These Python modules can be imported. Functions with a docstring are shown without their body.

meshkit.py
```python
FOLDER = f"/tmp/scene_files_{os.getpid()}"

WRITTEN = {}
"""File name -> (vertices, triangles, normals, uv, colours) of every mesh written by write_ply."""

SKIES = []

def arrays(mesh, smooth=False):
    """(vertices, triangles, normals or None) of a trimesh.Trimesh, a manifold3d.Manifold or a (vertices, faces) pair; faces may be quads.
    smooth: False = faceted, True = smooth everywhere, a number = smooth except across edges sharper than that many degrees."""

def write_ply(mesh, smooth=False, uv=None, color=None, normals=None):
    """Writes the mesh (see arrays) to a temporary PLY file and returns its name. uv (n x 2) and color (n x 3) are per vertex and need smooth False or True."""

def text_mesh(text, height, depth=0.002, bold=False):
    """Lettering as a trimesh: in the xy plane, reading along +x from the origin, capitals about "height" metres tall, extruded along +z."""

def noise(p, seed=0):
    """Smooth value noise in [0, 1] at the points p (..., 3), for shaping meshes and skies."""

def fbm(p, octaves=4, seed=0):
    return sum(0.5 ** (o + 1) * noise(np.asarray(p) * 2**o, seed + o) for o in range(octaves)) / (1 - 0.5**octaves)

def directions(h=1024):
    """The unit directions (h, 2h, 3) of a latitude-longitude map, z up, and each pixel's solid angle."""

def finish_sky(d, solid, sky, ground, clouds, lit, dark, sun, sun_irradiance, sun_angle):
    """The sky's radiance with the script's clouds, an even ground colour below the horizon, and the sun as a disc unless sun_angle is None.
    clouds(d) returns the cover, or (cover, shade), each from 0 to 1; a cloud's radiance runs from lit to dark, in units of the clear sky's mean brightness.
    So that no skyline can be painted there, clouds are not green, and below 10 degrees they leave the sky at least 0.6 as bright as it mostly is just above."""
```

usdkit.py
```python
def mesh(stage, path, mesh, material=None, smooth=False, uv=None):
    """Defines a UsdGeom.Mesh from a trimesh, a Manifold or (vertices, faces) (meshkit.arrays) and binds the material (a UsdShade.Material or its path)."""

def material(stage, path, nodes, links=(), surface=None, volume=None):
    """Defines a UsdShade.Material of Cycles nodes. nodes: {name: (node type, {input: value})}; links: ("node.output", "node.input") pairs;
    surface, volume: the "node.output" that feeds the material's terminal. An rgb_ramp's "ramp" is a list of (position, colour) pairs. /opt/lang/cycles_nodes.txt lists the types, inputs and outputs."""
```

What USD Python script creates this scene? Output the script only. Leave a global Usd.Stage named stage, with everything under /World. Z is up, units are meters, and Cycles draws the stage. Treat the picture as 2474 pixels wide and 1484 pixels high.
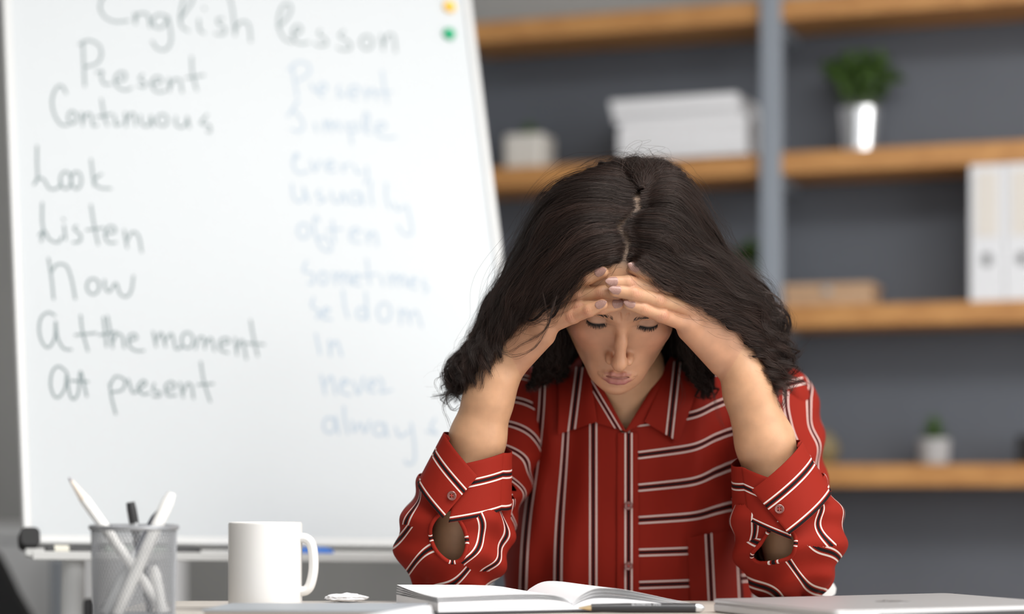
import math, re
import numpy as np, trimesh, shapely
from shapely.geometry import LineString, Polygon, Point
from shapely.ops import unary_union
import manifold3d as m3
import usdkit, meshkit
from pxr import Usd, UsdGeom, UsdLux, UsdShade, Gf, Sdf, Vt

stage = Usd.Stage.CreateInMemory()
UsdGeom.SetStageUpAxis(stage, 'Z')
UsdGeom.SetStageMetersPerUnit(stage, 1.0)
world = UsdGeom.Xform.Define(stage, '/World')
UsdGeom.Scope.Define(stage, '/World/Looks')

# ------------------------------------------------------------------ camera
FPX, CX, HY, ZC = 5200.0, 1237.0, 1165.0, 0.90        # focal length in px, principal column, horizon row, eye height
cam = UsdGeom.Camera.Define(stage, '/World/camera')
cam.AddTranslateOp().Set((0, 0, ZC))
cam.AddRotateXOp().Set(90)
cam.CreateHorizontalApertureAttr(36.0)
cam.CreateVerticalApertureAttr(36.0 * 1484 / 2474)
cam.CreateFocalLengthAttr(36.0 * FPX / 2474)
cam.CreateVerticalApertureOffsetAttr((HY - 742) / 2474 * 36.0)
cam.CreateFStopAttr(1.6)
cam.CreateFocusDistanceAttr(2.605)
cam.CreateExposureAttr(0.0)
cam.CreateClippingRangeAttr((0.05, 100))

YAW = math.radians(20)                                  # the room's back wall recedes to the left
U = np.array([math.cos(YAW), -math.sin(YAW), 0]); N = np.array([math.sin(YAW), math.cos(YAW), 0]); Z3 = np.array([0, 0, 1.0])
def room(u, n, z=0.0): return U * u + N * n + Z3 * z

def rect_light(name, centre, face, w, h, power, color):
    """the light of an unseen window or ceiling lamp: a rectangle at centre, shining along face"""
    L = UsdLux.RectLight.Define(stage, '/World/' + name)
    f = np.array(face, float); f /= np.linalg.norm(f)
    x = np.cross(Z3, -f) if abs(f[2]) < .9 else np.array([1.0, 0, 0]); x /= np.linalg.norm(x)
    y = np.cross(-f, x)
    M = np.eye(4); M[0, :3], M[1, :3], M[2, :3], M[3, :3] = x, y, -f, centre
    L.AddTransformOp().Set(Gf.Matrix4d(*M.ravel().tolist()))
    L.CreateWidthAttr(w); L.CreateHeightAttr(h); L.CreateIntensityAttr(power); L.CreateColorAttr(color)
    L.CreateNormalizeAttr(False)
    return L
WALLN = 4.72                                             # the back wall's distance along N
RIGHTU, LEFTU, BACKN, CEIL = 3.1, -3.9, -2.2, 3.0
rect_light('window_light_right', room(RIGHTU - .12, 1.2, 1.65), -U, 4.2, 2.1, 4.6, (1.0, 0.985, 0.96))
rect_light('unseen_window_light_rear', room(.4, BACKN + .12, 1.7), N, 4.4, 2.0, 1.3, (0.97, 0.985, 1.0))  # out of view behind the camera, placed to light her from the front
rect_light('unseen_ceiling_light', room(.75, 1.75, 2.93), -Z3, 2.8, 1.3, 11.0, (1.0, 0.985, 0.965))  # out of view, placed to light hair and arms from above

# ------------------------------------------------------------------ helpers
def P(px, py, d):
    """the point that the photograph shows at column px, row py, at depth d (metres from the eye plane)"""
    return np.array([(px - CX) / FPX * d, d, ZC - (py - HY) / FPX * d])
def PX(p):
    p = np.atleast_2d(p)
    return np.stack([CX + p[:, 0] / p[:, 1] * FPX, HY - (p[:, 2] - ZC) / p[:, 1] * FPX], 1)

LOOK = {}
def mat(name, color, rough=.5, metallic=0, bumpscale=0, bump=.1, vary=0, vscale=20, **kw):
    """principled material with optional noise in colour and relief"""
    if name in LOOK: return LOOK[name]
    n = {'p': ('principled_bsdf', dict(base_color=color, roughness=rough, metallic=metallic, **kw))}; l = []
    if vary or bumpscale: n['tc'] = ('texture_coordinate', {})
    if vary:
        n['n'] = ('noise_texture', dict(scale=vscale, detail=4.0)); l.append(('tc.object', 'n.vector'))
        n['r'] = ('rgb_ramp', dict(ramp=[(.3, tuple(np.array(color) * (1 - vary))), (.7, tuple(np.minimum(np.array(color) * (1 + vary), 1)))]))
        l += [('n.fac', 'r.fac'), ('r.color', 'p.base_color')]
    if bumpscale:
        n['nb'] = ('noise_texture', dict(scale=bumpscale, detail=3.0)); n['b'] = ('bump', dict(strength=bump, distance=.001))
        l += [('tc.object', 'nb.vector'), ('nb.fac', 'b.height'), ('b.normal', 'p.normal')]
    LOOK[name] = usdkit.material(stage, '/World/Looks/' + name, n, l, surface='p.BSDF')
    return LOOK[name]
def wood(name, dark, light, axis, scale=1.0):
    st = [1.0, 1.0, 1.0]; st = [38 * scale, 38 * scale, 38 * scale]; st[axis] = 2.2 * scale
    LOOK[name] = usdkit.material(stage, '/World/Looks/' + name, {
        'tc': ('texture_coordinate', {}), 'm': ('mapping', dict(scale=st)), 'n': ('noise_texture', dict(scale=1.0, detail=5.0, distortion=.6)),
        'r': ('rgb_ramp', dict(ramp=[(.3, dark), (.7, light)])), 'b': ('bump', dict(strength=.15, distance=.0006)), 'p': ('principled_bsdf', dict(roughness=.5))},
        [('tc.object', 'm.vector'), ('m.vector', 'n.vector'), ('n.fac', 'r.fac'), ('r.color', 'p.base_color'), ('n.fac', 'b.height'), ('b.normal', 'p.normal')], surface='p.BSDF')
    return LOOK[name]

used = {}
def numbered(parent, name):
    k = (parent, name); c = used.get(k, 0); used[k] = c + 1
    return parent + '/' + (name if c == 0 else f'{name}_{c:03d}')
def tag(prim, label=None, cat=None, group=None, kind=None):
    for k, v in (('label', label), ('category', cat), ('group', group), ('kind', kind)):
        if v: prim.SetCustomDataByKey(k, v)
    return prim
ORIGIN = {}
def thing(name, label, cat, loc=(0, 0, 0), group=None):
    path = numbered('/World', name)
    x = UsdGeom.Xform.Define(stage, path); x.AddTranslateOp().Set(tuple(map(float, loc)))
    ORIGIN[path] = np.array(loc, float)
    tag(x.GetPrim(), label, cat, group)
    return path
def raw(mesh):
    if hasattr(mesh, 'to_mesh'):
        m = mesh.to_mesh(); return np.array(m.vert_properties[:, :3], float), np.array(m.tri_verts, int)
    if isinstance(mesh, (tuple, list)): return np.array(mesh[0], float), np.array(mesh[1], int)
    return np.array(mesh.vertices), np.array(mesh.faces)
def part(name, mesh, m, parent='/World', label=None, smooth=30, kind=None, uv=None, color=None):
    """ONE mesh of the scene, given in world coordinates, below a thing (or a part of it)"""
    path = numbered(parent, name)
    top = '/'.join(parent.split('/')[:3])
    v, f = raw(mesh); v = v - ORIGIN.get(top, 0)
    g = usdkit.mesh(stage, path, trimesh.Trimesh(v, f, process=False), m, smooth=smooth, uv=uv)
    if color is not None:
        UsdGeom.PrimvarsAPI(g).CreatePrimvar('tint', Sdf.ValueTypeNames.Color3fArray, 'vertex').Set(Vt.Vec3fArray.FromNumpy(np.asarray(color, np.float32)))
    tag(g.GetPrim(), label, kind=kind)
    return path
def copy(src, name, offset, rotz, label, group=None):
    """another thing like src: an instance with its own place and label"""
    was = stage.GetPrimAtPath(src)
    path = numbered('/World', name)
    x = UsdGeom.Xform.Define(stage, path); p = x.GetPrim()
    p.GetReferences().AddInternalReference(src); p.SetInstanceable(True)
    x.ClearXformOpOrder(); x.AddTranslateOp().Set(tuple(map(float, offset))); x.AddRotateZOp().Set(rotz)
    d = was.GetCustomData()
    tag(p, label, d.get('category'), group or d.get('group'))
    return path

def frame(o, x, y, z):
    M = np.eye(4); M[:3, 0], M[:3, 1], M[:3, 2], M[:3, 3] = x, y, z, o
    return M
def cat(*ms):
    vs, fs, n = [], [], 0
    for m in ms:
        v, f = raw(m); vs.append(v); fs.append(f + n); n += len(v)
    return np.vstack(vs), np.vstack(fs)
def tf(mesh, M):
    v, f = raw(mesh); return v @ M[:3, :3].T + M[:3, 3], f if np.linalg.det(M[:3, :3]) > 0 else f[:, ::-1]
def box(sx, sy, sz, ch=.001, c=(0, 0, 0)):
    """chamfered box centred on c"""
    ch = min(ch, .49 * min(sx, sy, sz)); h = np.array([sx, sy, sz]) / 2; pts = []
    for s in np.ndindex(2, 2, 2):
        sg = np.array(s) * 2 - 1
        for k in range(3):
            e = np.full(3, ch); e[k] = 0; pts.append(sg * (h - e))
    return tf(m3.Manifold.hull_points(np.array(pts)), frame(np.array(c), *np.eye(3)))
def rbox(sx, sy, sz, r, c=(0, 0, 0), e=.0008, seg=8):
    """plate with rounded vertical corners and a small chamfer top and bottom"""
    q = Polygon([(-sx / 2 + r, -sy / 2 + r), (sx / 2 - r, -sy / 2 + r), (sx / 2 - r, sy / 2 - r), (-sx / 2 + r, sy / 2 - r)])
    rings = [(r - e, -sz / 2), (r, -sz / 2 + e), (r, sz / 2 - e), (r - e, sz / 2)]; pts = []
    for rr, z in rings:
        xy = np.array(q.buffer(rr, quad_segs=seg).exterior.coords)[:-1]; pts.append(np.c_[xy, np.full(len(xy), z)])
    return tf(m3.Manifold.hull_points(np.vstack(pts)), frame(np.array(c), *np.eye(3)))
def lathe(profile, n=48, c=(0, 0, 0)):
    """closed profile [(r, z), ...] turned about z"""
    pr = np.array(profile, float); k = len(pr); a = np.arange(n) * 2 * np.pi / n
    v = np.stack([pr[:, 0][None] * np.cos(a)[:, None], pr[:, 0][None] * np.sin(a)[:, None], np.repeat(pr[:, 1][None], n, 0)], -1).reshape(-1, 3) + np.array(c)
    i, j = np.meshgrid(np.arange(n), np.arange(k - 1), indexing='ij')
    a0, b0 = i * k + j, ((i + 1) % n) * k + j
    q = np.stack([a0, b0, b0 + 1, a0 + 1], -1).reshape(-1, 4)
    return v, np.vstack([q[:, [0, 1, 2]], q[:, [0, 2, 3]]])
def tube(points, radii, sides=10, cap=True):
    """swept round bar with its own radius at every point"""
    p = np.asarray(points, float); r = np.broadcast_to(np.asarray(radii, float), (len(p),))
    t = np.gradient(p, axis=0); t /= np.linalg.norm(t, axis=1, keepdims=True) + 1e-12
    a = np.cross(t[0], [0, 0, 1.0] if abs(t[0][2]) < .9 else [1.0, 0, 0]); fr = []
    for k in range(len(p)):
        a = a - t[k] * (a @ t[k]); a /= np.linalg.norm(a) + 1e-12; fr.append(a)
    a = np.array(fr); b = np.cross(t, a); an = np.arange(sides) * 2 * np.pi / sides
    v = (p[:, None] + r[:, None, None] * (np.cos(an)[None, :, None] * a[:, None] + np.sin(an)[None, :, None] * b[:, None])).reshape(-1, 3)
    i, j = np.meshgrid(np.arange(len(p) - 1), np.arange(sides), indexing='ij')
    q = np.stack([i * sides + j, i * sides + (j + 1) % sides, (i + 1) * sides + (j + 1) % sides, (i + 1) * sides + j], -1).reshape(-1, 4)
    f = np.vstack([q[:, [0, 1, 2]], q[:, [0, 2, 3]]])
    if cap:
        n = len(v); v = np.vstack([v, p[:1], p[-1:]]); k = np.arange(sides); e = (len(p) - 1) * sides
        f = np.vstack([f, np.c_[(k + 1) % sides, k, np.full(sides, n)], np.c_[e + k, e + (k + 1) % sides, np.full(sides, n + 1)]])
    return v, f
def extrude(poly, h, M):
    gs = getattr(poly, 'geoms', [poly])
    return tf(cat(*[trimesh.creation.extrude_polygon(g, h, engine='earcut') for g in gs if g.area > 1e-12]), M)
def spline(pts, n):
    """Catmull-Rom through the points, n samples"""
    p = np.asarray(pts, float); q = np.vstack([2 * p[0] - p[1], p, 2 * p[-1] - p[-2]])
    t = np.linspace(0, len(p) - 1 - 1e-9, n); k = t.astype(int); s = (t - k)[:, None]
    a, b, c, d = q[k], q[k + 1], q[k + 2], q[k + 3]
    return .5 * (2 * b + (c - a) * s + (2 * a - 5 * b + 4 * c - d) * s ** 2 + (3 * b - a - 3 * c + d) * s ** 3)

# ------------------------------------------------------------------ materials
M_wall = mat('paint_mid_grey', (.37, .37, .365), .8, bumpscale=180, bump=.05, vary=.02, vscale=3)
M_white = mat('paint_white', (.72, .72, .71), .8)
M_slate = mat('slate_panel', (.100, .112, .136), .55, vary=.04, vscale=5)
M_floor = mat('floor_vinyl', (.36, .35, .34), .4, vary=.06, vscale=6)
M_oak = wood('oak_shelf', (.41, .185, .055), (.55, .275, .09), 0)
M_post = mat('post_grey', (.25, .28, .325), .45)
M_board = mat('whiteboard_enamel', (.585, .612, .632), .55, specular_ior_level=.25)
M_alu = mat('white_frame', (.66, .665, .665), .4)
M_tray = mat('tray_grey', (.62, .62, .61), .35)
M_black = mat('black_plastic', (.022, .022, .024), .38)
M_inkg = mat('marker_ink_green_black', (.19, .235, .245), .6)
M_inkb = mat('marker_ink_faded_blue', (.40, .47, .545), .6)
M_ceramic = mat('white_ceramic', (.73, .715, .695), .32, coat_weight=.2)
M_mesh = mat('silver_wire', (.36, .37, .39), .38, metallic=.5)
M_whitepl = mat('white_plastic', (.86, .85, .83), .35)
M_alumin = mat('aluminium_shell', (.60, .60, .61), .42, metallic=.75)
M_greycov = mat('grey_blue_cover', (.30, .325, .355), .5, bumpscale=600, bump=.1)
M_paper = mat('paper_white', (.83, .83, .85), .75)
M_gold = mat('gold_tip', (.72, .55, .32), .3, metallic=.9)
M_blue = mat('blue_plastic', (.03, .17, .62), .35)
# ------------------------------------------------------------------ the room
def slab(u0, u1, n0, n1, z0, z1, ch=.002):
    m = box(u1 - u0, n1 - n0, z1 - z0, ch, ((u0 + u1) / 2, (n0 + n1) / 2, (z0 + z1) / 2))
    return tf(m, frame(np.zeros(3), U, N, Z3))
def struct(name, mesh, m, parent='/World', label=None):
    p = part(name, mesh, m, parent, label)
    if parent == '/World': tag(stage.GetPrimAtPath(p), kind='structure')
    return p
struct('floor', slab(LEFTU - .1, RIGHTU + .1, BACKN - .1, WALLN + .1, -.1, 0), M_floor)
struct('ceiling', slab(LEFTU - .1, RIGHTU + .1, BACKN - .1, WALLN + .1, CEIL, CEIL + .1), M_white)
struct('wall_back', slab(LEFTU - .1, RIGHTU + .1, WALLN, WALLN + .1, 0, CEIL), M_wall)
struct('wall_left', slab(LEFTU - .1, LEFTU, BACKN, WALLN, 0, CEIL), M_wall)
def window_wall(name, at, lo, hi, wlo, whi, z0, z1, alongn):
    s = (lambda a, b, c, d: slab(at, at + .1, a, b, c, d)) if alongn else (lambda a, b, c, d: slab(a, b, at - .1, at, c, d))
    struct(name, cat(s(lo, wlo, 0, CEIL), s(whi, hi, 0, CEIL), s(wlo, whi, 0, z0), s(wlo, whi, z1, CEIL)), M_white)
window_wall('wall_right', RIGHTU, BACKN, WALLN, -.9, 3.3, .6, 2.7, True)
window_wall('wall_front', BACKN, LEFTU, RIGHTU, -1.8, 2.6, .7, 2.7, False)
M_pane = usdkit.material(stage, '/World/Looks/window_glass', {'f': ('fresnel', dict(IOR=1.45)), 't': ('transparent_bsdf', dict(color=(.97, .98, .98))),
    'g': ('glossy_bsdf', dict(roughness=.02, color=(1, 1, 1))), 'x': ('mix_closure', {})}, [('f.fac', 'x.fac'), ('t.BSDF', 'x.closure1'), ('g.BSDF', 'x.closure2')], surface='x.closure')
def window(name, s, wlo, whi, z0, z1):
    x = UsdGeom.Xform.Define(stage, '/World/' + name); tag(x.GetPrim(), kind='structure')
    w = .05; mid = (wlo + whi) / 2
    part('window_frame', cat(s(wlo, whi, z0, z0 + w, .0, .08), s(wlo, whi, z1 - w, z1, .0, .08), s(wlo, wlo + w, z0, z1, 0, .08), s(whi - w, whi, z0, z1, 0, .08), s(mid - w / 2, mid + w / 2, z0, z1, 0, .08)), M_whitepl, '/World/' + name)
    for a, b in ((wlo + w, mid - w / 2), (mid + w / 2, whi - w)):
        part('pane', s(a, b, z0 + w, z1 - w, .05, .056), M_pane, '/World/' + name)
window('window_1', lambda a, b, c, d, e, f: slab(RIGHTU + e, RIGHTU + f, a, b, c, d), -.9, 3.3, .6, 2.7)
window('window_2', lambda a, b, c, d, e, f: slab(a, b, BACKN - f, BACKN - e, c, d), -1.8, 2.6, .7, 2.7)  # unseen rear window, where the light from behind the camera enters
struct('baseboard_back', slab(LEFTU, RIGHTU, WALLN - .015, WALLN, 0, .09), M_white)

lp_ = thing('ceiling_lamp', 'unseen long white ceiling lamp panel, out of view above the front of the desk', 'lamp', room(.75, 1.75, 2.94))  # unseen lamp body around the overhead light
part('housing', slab(.75 - 1.42, .75 + 1.42, 1.08, 2.42, 2.945, 2.985, .006), M_white, lp_)
for k in (-1, 1): part('suspension', slab(.75 + k * .9 - .02, .75 + k * .9 + .02, 1.73, 1.77, 2.985, CEIL, .002), M_post, lp_)

# ------------------------------------------------------------------ shelving unit
SF = 4.50                                                # its front plane along N
def shelf_at(px, py, n=SF):
    """(u, z) where the ray through a pixel meets the plane at distance n along N"""
    r = np.array([(px - CX) / FPX, 1.0, -(py - HY) / FPX]); t = n / (r @ N); p = r * t
    return p @ U, ZC + p[2], t
sh = thing('shelving_unit', 'tall grey metal shelving unit with thick oak boards against slate back panel', 'shelving unit', room(.6, SF, 0))
LOCU = U; TOPZ = shelf_at(1500, 25)[1]
su0 = shelf_at(1075, 60)[0]; pu = shelf_at(1862, 600)[0]; su1 = pu + 1.0
zb = [shelf_at(1700, 36)[1], shelf_at(1700, 404)[1], shelf_at(2200, 758)[1], shelf_at(2200, 1149)[1]]
zb.append(zb[-1] - .335); zb.append(.06)
part('back_panel', slab(su0, su1, WALLN - .03, WALLN - .004, .0, zb[0] + .02), M_slate, sh, label='dark slate grey back panel')
TH = .046
for z in zb:
    part('shelf_board', slab(su0 + .03, pu - .02, SF + .004, WALLN - .032, z - TH / 2, z + TH / 2, .003), M_oak, sh)
    part('shelf_board', slab(pu + .02, su1 - .03, SF + .004, WALLN - .032, z - TH / 2, z + TH / 2, .003), M_oak, sh)
for u in (su0, pu, su1):
    part('post', slab(u - .022, u + .022, SF - .012, SF + .03, 0, CEIL - .25, .004), M_post, sh)
for z in zb[:-1]:
    part('bracket', slab(pu - .02, pu + .02, SF + .03, WALLN - .032, z - TH / 2 - .02, z - TH / 2, .003), M_post, sh)
    part('bracket', slab(su1 - .02, su1 + .02, SF + .03, WALLN - .032, z - TH / 2 - .02, z - TH / 2, .003), M_post, sh)

def on_shelf(px, row, n=SF + .09):
    return room(shelf_at(px, 700, n)[0], n, zb[row] + TH / 2)
rng = np.random.default_rng(7)
M_leaf = usdkit.material(stage, '/World/Looks/leaf_green', {'o': ('geometry', {}), 'r': ('rgb_ramp', dict(ramp=[(0, (.08, .16, .03)), (1, (.27, .39, .09))])),
    'p': ('principled_bsdf', dict(roughness=.5)), 't': ('translucent_bsdf', {}), 'x': ('mix_closure', dict(fac=.25))},
    [('o.random_per_island', 'r.fac'), ('r.color', 'p.base_color'), ('r.color', 't.color'), ('p.BSDF', 'x.closure1'), ('t.BSDF', 'x.closure2')], surface='x.closure')
M_soil = mat('potting_soil', (.03, .022, .015), .95, bumpscale=300, bump=.6)
M_potw = mat('pot_offwhite', (.66, .64, .60), .6)
M_potm = mat('pot_polished_steel', (.82, .83, .85), .16, metallic=1.0)
M_potc = mat('pot_concrete', (.40, .40, .41), .85, bumpscale=120, bump=.3)
def leaf(base, tip, width, bend, up=Z3):
    """one pointed leaf blade, a folded strip of eight triangles with thickness"""
    b, t = np.array(base), np.array(tip); ax = t - b; L = np.linalg.norm(ax); s = np.cross(ax, up); s /= np.linalg.norm(s) + 1e-9; nn = np.cross(s, ax) / L
    prof = [(0, .18), (.3, .85), (.6, 1.0), (.85, .55), (1, .04)]; v = []
    for k, w in prof:
        c = b + ax * k + nn * bend * math.sin(math.pi * k) * L
        v += [c - s * w * width / 2 + nn * .12 * width, c - nn * .0003, c + s * w * width / 2 + nn * .12 * width]
    f = []
    for i in range(4):
        for j in range(2):
            a = i * 3 + j; f += [(a, a + 1, a + 4), (a, a + 4, a + 3)]
    v = np.array(v); f = np.array(f); n = len(v)
    return np.vstack([v, v - nn * .0006]), np.vstack([f, f[:, ::-1] + n])
def succulent(parent, c, r, n, rise):
    for k in range(n):
        a = k * 2.39996; q = (k + .5) / n; rr = r * math.sqrt(q)
        d = np.array([math.cos(a), math.sin(a), 0]); base = c + d * rr * .15
        tip = c + d * rr + Z3 * (rise * (1.1 - q) + .004)
        part('leaf', leaf(base, tip, r * .45, .12), M_leaf, parent)
# off-white square pot with a succulent
b = on_shelf(1279, 1, SF + .10)
p = thing('potted_succulent', 'off-white cube pot with a low green succulent, beside the white booklets', 'potted plant', b)
w = .094
pot = m3.Manifold(m3.Mesh(*[np.ascontiguousarray(x) for x in (np.float32(raw(rbox(w, w, w * .86, .012, (0, 0, w * .43), .003))[0]), np.uint32(raw(rbox(w, w, w * .86, .012, (0, 0, w * .43), .003))[1]))])) - m3.Manifold.cube([w - .012, w - .012, .05], True).translate([0, 0, w * .86])
R0 = frame(b, U, N, Z3)
part('pot', tf(pot, R0), M_potw, p)
part('soil', tf(box(w - .0125, w - .0125, .014, .002, (0, 0, w * .86 - .019)), R0), M_soil, p)
succulent(p, b + Z3 * (w * .86 - .014), .034, 20, .042)
# stack of white booklets
ub, zs, _ = shelf_at(1672, 700, SF + .07)
bk0 = None
stack_n = 8; wid = .285; th = .0165
ordinal = ['lowest', 'second from the bottom', 'third from the bottom', 'fourth from the bottom', 'fourth from the top', 'third from the top', 'second from the top', 'topmost']
for k in range(stack_n):
    c = room(ub + rng.normal(0, .004) + (-.012 if k >= 5 else 0), SF + .085 + rng.normal(0, .003), zb[1] + TH / 2 + k * th)
    lab = f'white booklet in the pile on the middle shelf, {ordinal[k]}'
    if bk0 is None:
        bk0 = thing('booklet', lab, 'booklet', c, 'pile of white booklets')
        R1 = frame(c, U, N, Z3)
        part('cover', cat(tf(box(wid, .19, .0015, .0004, (0, 0, .00085)), R1), tf(box(wid, .19, .0015, .0004, (0, 0, th - .00085)), R1), tf(box(.0015, .19, th - .0004, .0004, (-wid / 2 + .0008, 0, th / 2)), R1)), mat('booklet_cover', (.68, .69, .72), .5), bk0)
        part('page_block', tf(box(wid - .004, .184, th - .0036, .0004, (0, 0, th / 2)), R1), M_paper, bk0)
    else:
        copy(bk0, 'booklet', c, rng.normal(0, 1.2), lab)
# tall steel pot with a bushy plant
b = on_shelf(2077, 1, SF + .10)
p = thing('potted_bush', 'polished steel tapered pot with a bushy green plant on the right middle shelf', 'potted plant', b)
part('pot', lathe([(0, 0), (.034, 0), (.0365, .002), (.046, .095), (.0475, .099), (.0455, .1), (.044, .096), (.041, .08), (0, .08)], 48, b), M_potm, p)
part('soil', lathe([(0, .078), (.0405, .078), (.0425, .088), (0, .09)], 24, b), M_soil, p)
stems = []
for k in range(15):
    a = k * 2.39996; q = math.sqrt((k + .5) / 15)
    tip = b + np.array([math.cos(a) * q * .098, math.sin(a) * q * .065, .215 + .05 * rng.random() - .09 * q])
    root = b + np.array([math.cos(a) * q * .02, math.sin(a) * q * .02, .085]); mid = (root + tip) / 2 + Z3 * .025
    c = spline([root, mid, tip], 9); stems.append(tube(c, np.linspace(.0016, .0008, 9), 5))
    for j in range(20):
        t = .28 + .72 * j / 19; o = c[min(8, int(t * 8))] + rng.normal(0, .003, 3); d = rng.normal(0, 1, 3); d[2] = abs(d[2]) * .8 + .1; d /= np.linalg.norm(d)
        part('leaf', leaf(o, o + d * rng.uniform(.02, .038), rng.uniform(.010, .017), .15, Z3 + rng.normal(0, .3, 3)), M_leaf, p)
part('stem', cat(*stems), mat('stem_green', (.10, .16, .05), .6), p, kind='stuff')
# small plant, mostly behind the woman's head
b = on_shelf(1812, 2, SF + .09)
p = thing('potted_herb', 'leafy green plant in a white pot, half hidden behind the woman by the grey post', 'potted plant', b)
part('pot', lathe([(0, 0), (.03, 0), (.032, .002), (.04, .07), (.041, .073), (.039, .073), (.037, .06), (0, .06)], 36, b), M_potw, p)
part('soil', lathe([(0, .059), (.0365, .06), (.037, .064), (0, .067)], 24, b), M_soil, p)
for k in range(110):
    d = rng.normal(0, 1, 3); d[2] = abs(d[2]); d /= np.linalg.norm(d); o = b + Z3 * .105 + d * [.035, .03, .035] * rng.uniform(.2, 1)
    part('leaf', leaf(o, o + d * .022, .013, .15), M_leaf, p)
part('stem', cat(*[tube([b + [math.cos(a) * .008, math.sin(a) * .008, .06], b + [math.cos(a) * .02, math.sin(a) * .02, .11]], .0015, 5) for a in np.arange(8)]), LOOK['stem_green'], p, kind='stuff')
# binders
ubn = shelf_at(2342, 600)[0]
bi0 = None
for k, where in enumerate(['left of the row on the right shelf', 'second of the row on the right shelf', 'third of the row on the right shelf']):
    wb, hb, db = .070, .296, .155
    c = room(ubn + wb / 2 + k * (wb + .0015), SF + .012 + db / 2, zb[2] + TH / 2)
    lab = 'white lever-arch binder with a blank spine label, ' + where
    if bi0 is None:
        bi0 = thing('binder', lab, 'binder', c, 'white binders on the right shelf'); R1 = frame(c, U, N, Z3)
        spine = extrude(shapely.box(-wb / 2, 0, wb / 2, hb) - Point(0, .085).buffer(.011), .003, frame(c + R1[:3, :3] @ [0, -db / 2, 0], U, Z3, -N))
        part('spine', spine, mat('binder_white', (.72, .73, .76), .45), bi0)
        part('cover', cat(*[tf(box(.003, db - .003, hb, .0008, (s * (wb / 2 - .0015), .0015, hb / 2)), R1) for s in (-1, 1)]), LOOK['binder_white'], bi0)
        part('page_block', tf(box(wb - .012, db - .03, hb - .014, .001, (0, .004, hb / 2)), R1), M_paper, bi0)
        part('spine_label', tf(box(wb - .026, .0012, .135, .0003, (0, -db / 2 - .0036, .2)), R1), mat('label_cream', (.70, .66, .61), .7), bi0)
        ring = np.array([(math.cos(a) * .0115, -db / 2 - .0036, .085 + math.sin(a) * .0115) for a in np.linspace(0, 2 * np.pi, 25)])
        part('finger_ring', tf(tube(ring, .0018, 6, False), R1), mat('ring_metal', (.55, .57, .58), .3, metallic=.9), bi0)
    else:
        copy(bi0, 'binder', c, 0, lab)
# light brown wooden box
c = on_shelf(2012, 2, SF + .075)
R1 = frame(c, U, N, Z3)
p = thing('wooden_box', 'low light brown wooden box with a lid, lying on the right shelf', 'box', c)
M_box = wood('box_wood', (.42, .26, .15), (.52, .34, .21), 0)
part('body', tf(box(.185, .12, .030, .002, (0, 0, .0155)), R1), M_box, p)
part('lid', tf(box(.19, .124, .016, .002, (0, 0, .0395)), R1), M_box, p)
part('clasp', tf(box(.018, .004, .014, .001, (0, -.0635, .032)), R1), LOOK['ring_metal'], p)
# concrete pot, bottom shelf
b = on_shelf(2256, 3, SF + .10)
p = thing('potted_succulent', 'small grey concrete pot with a green succulent on the lowest shelf', 'potted plant', b)
part('pot', lathe([(0, 0), (.028, 0), (.031, .003), (.034, .052), (.032, .055), (.029, .05), (0, .045)], 36, b), M_potc, p)
part('soil', lathe([(0, .043), (.0285, .044), (.029, .047), (0, .049)], 24, b), M_soil, p)
succulent(p, b + Z3 * .046, .036, 22, .055)
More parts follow.
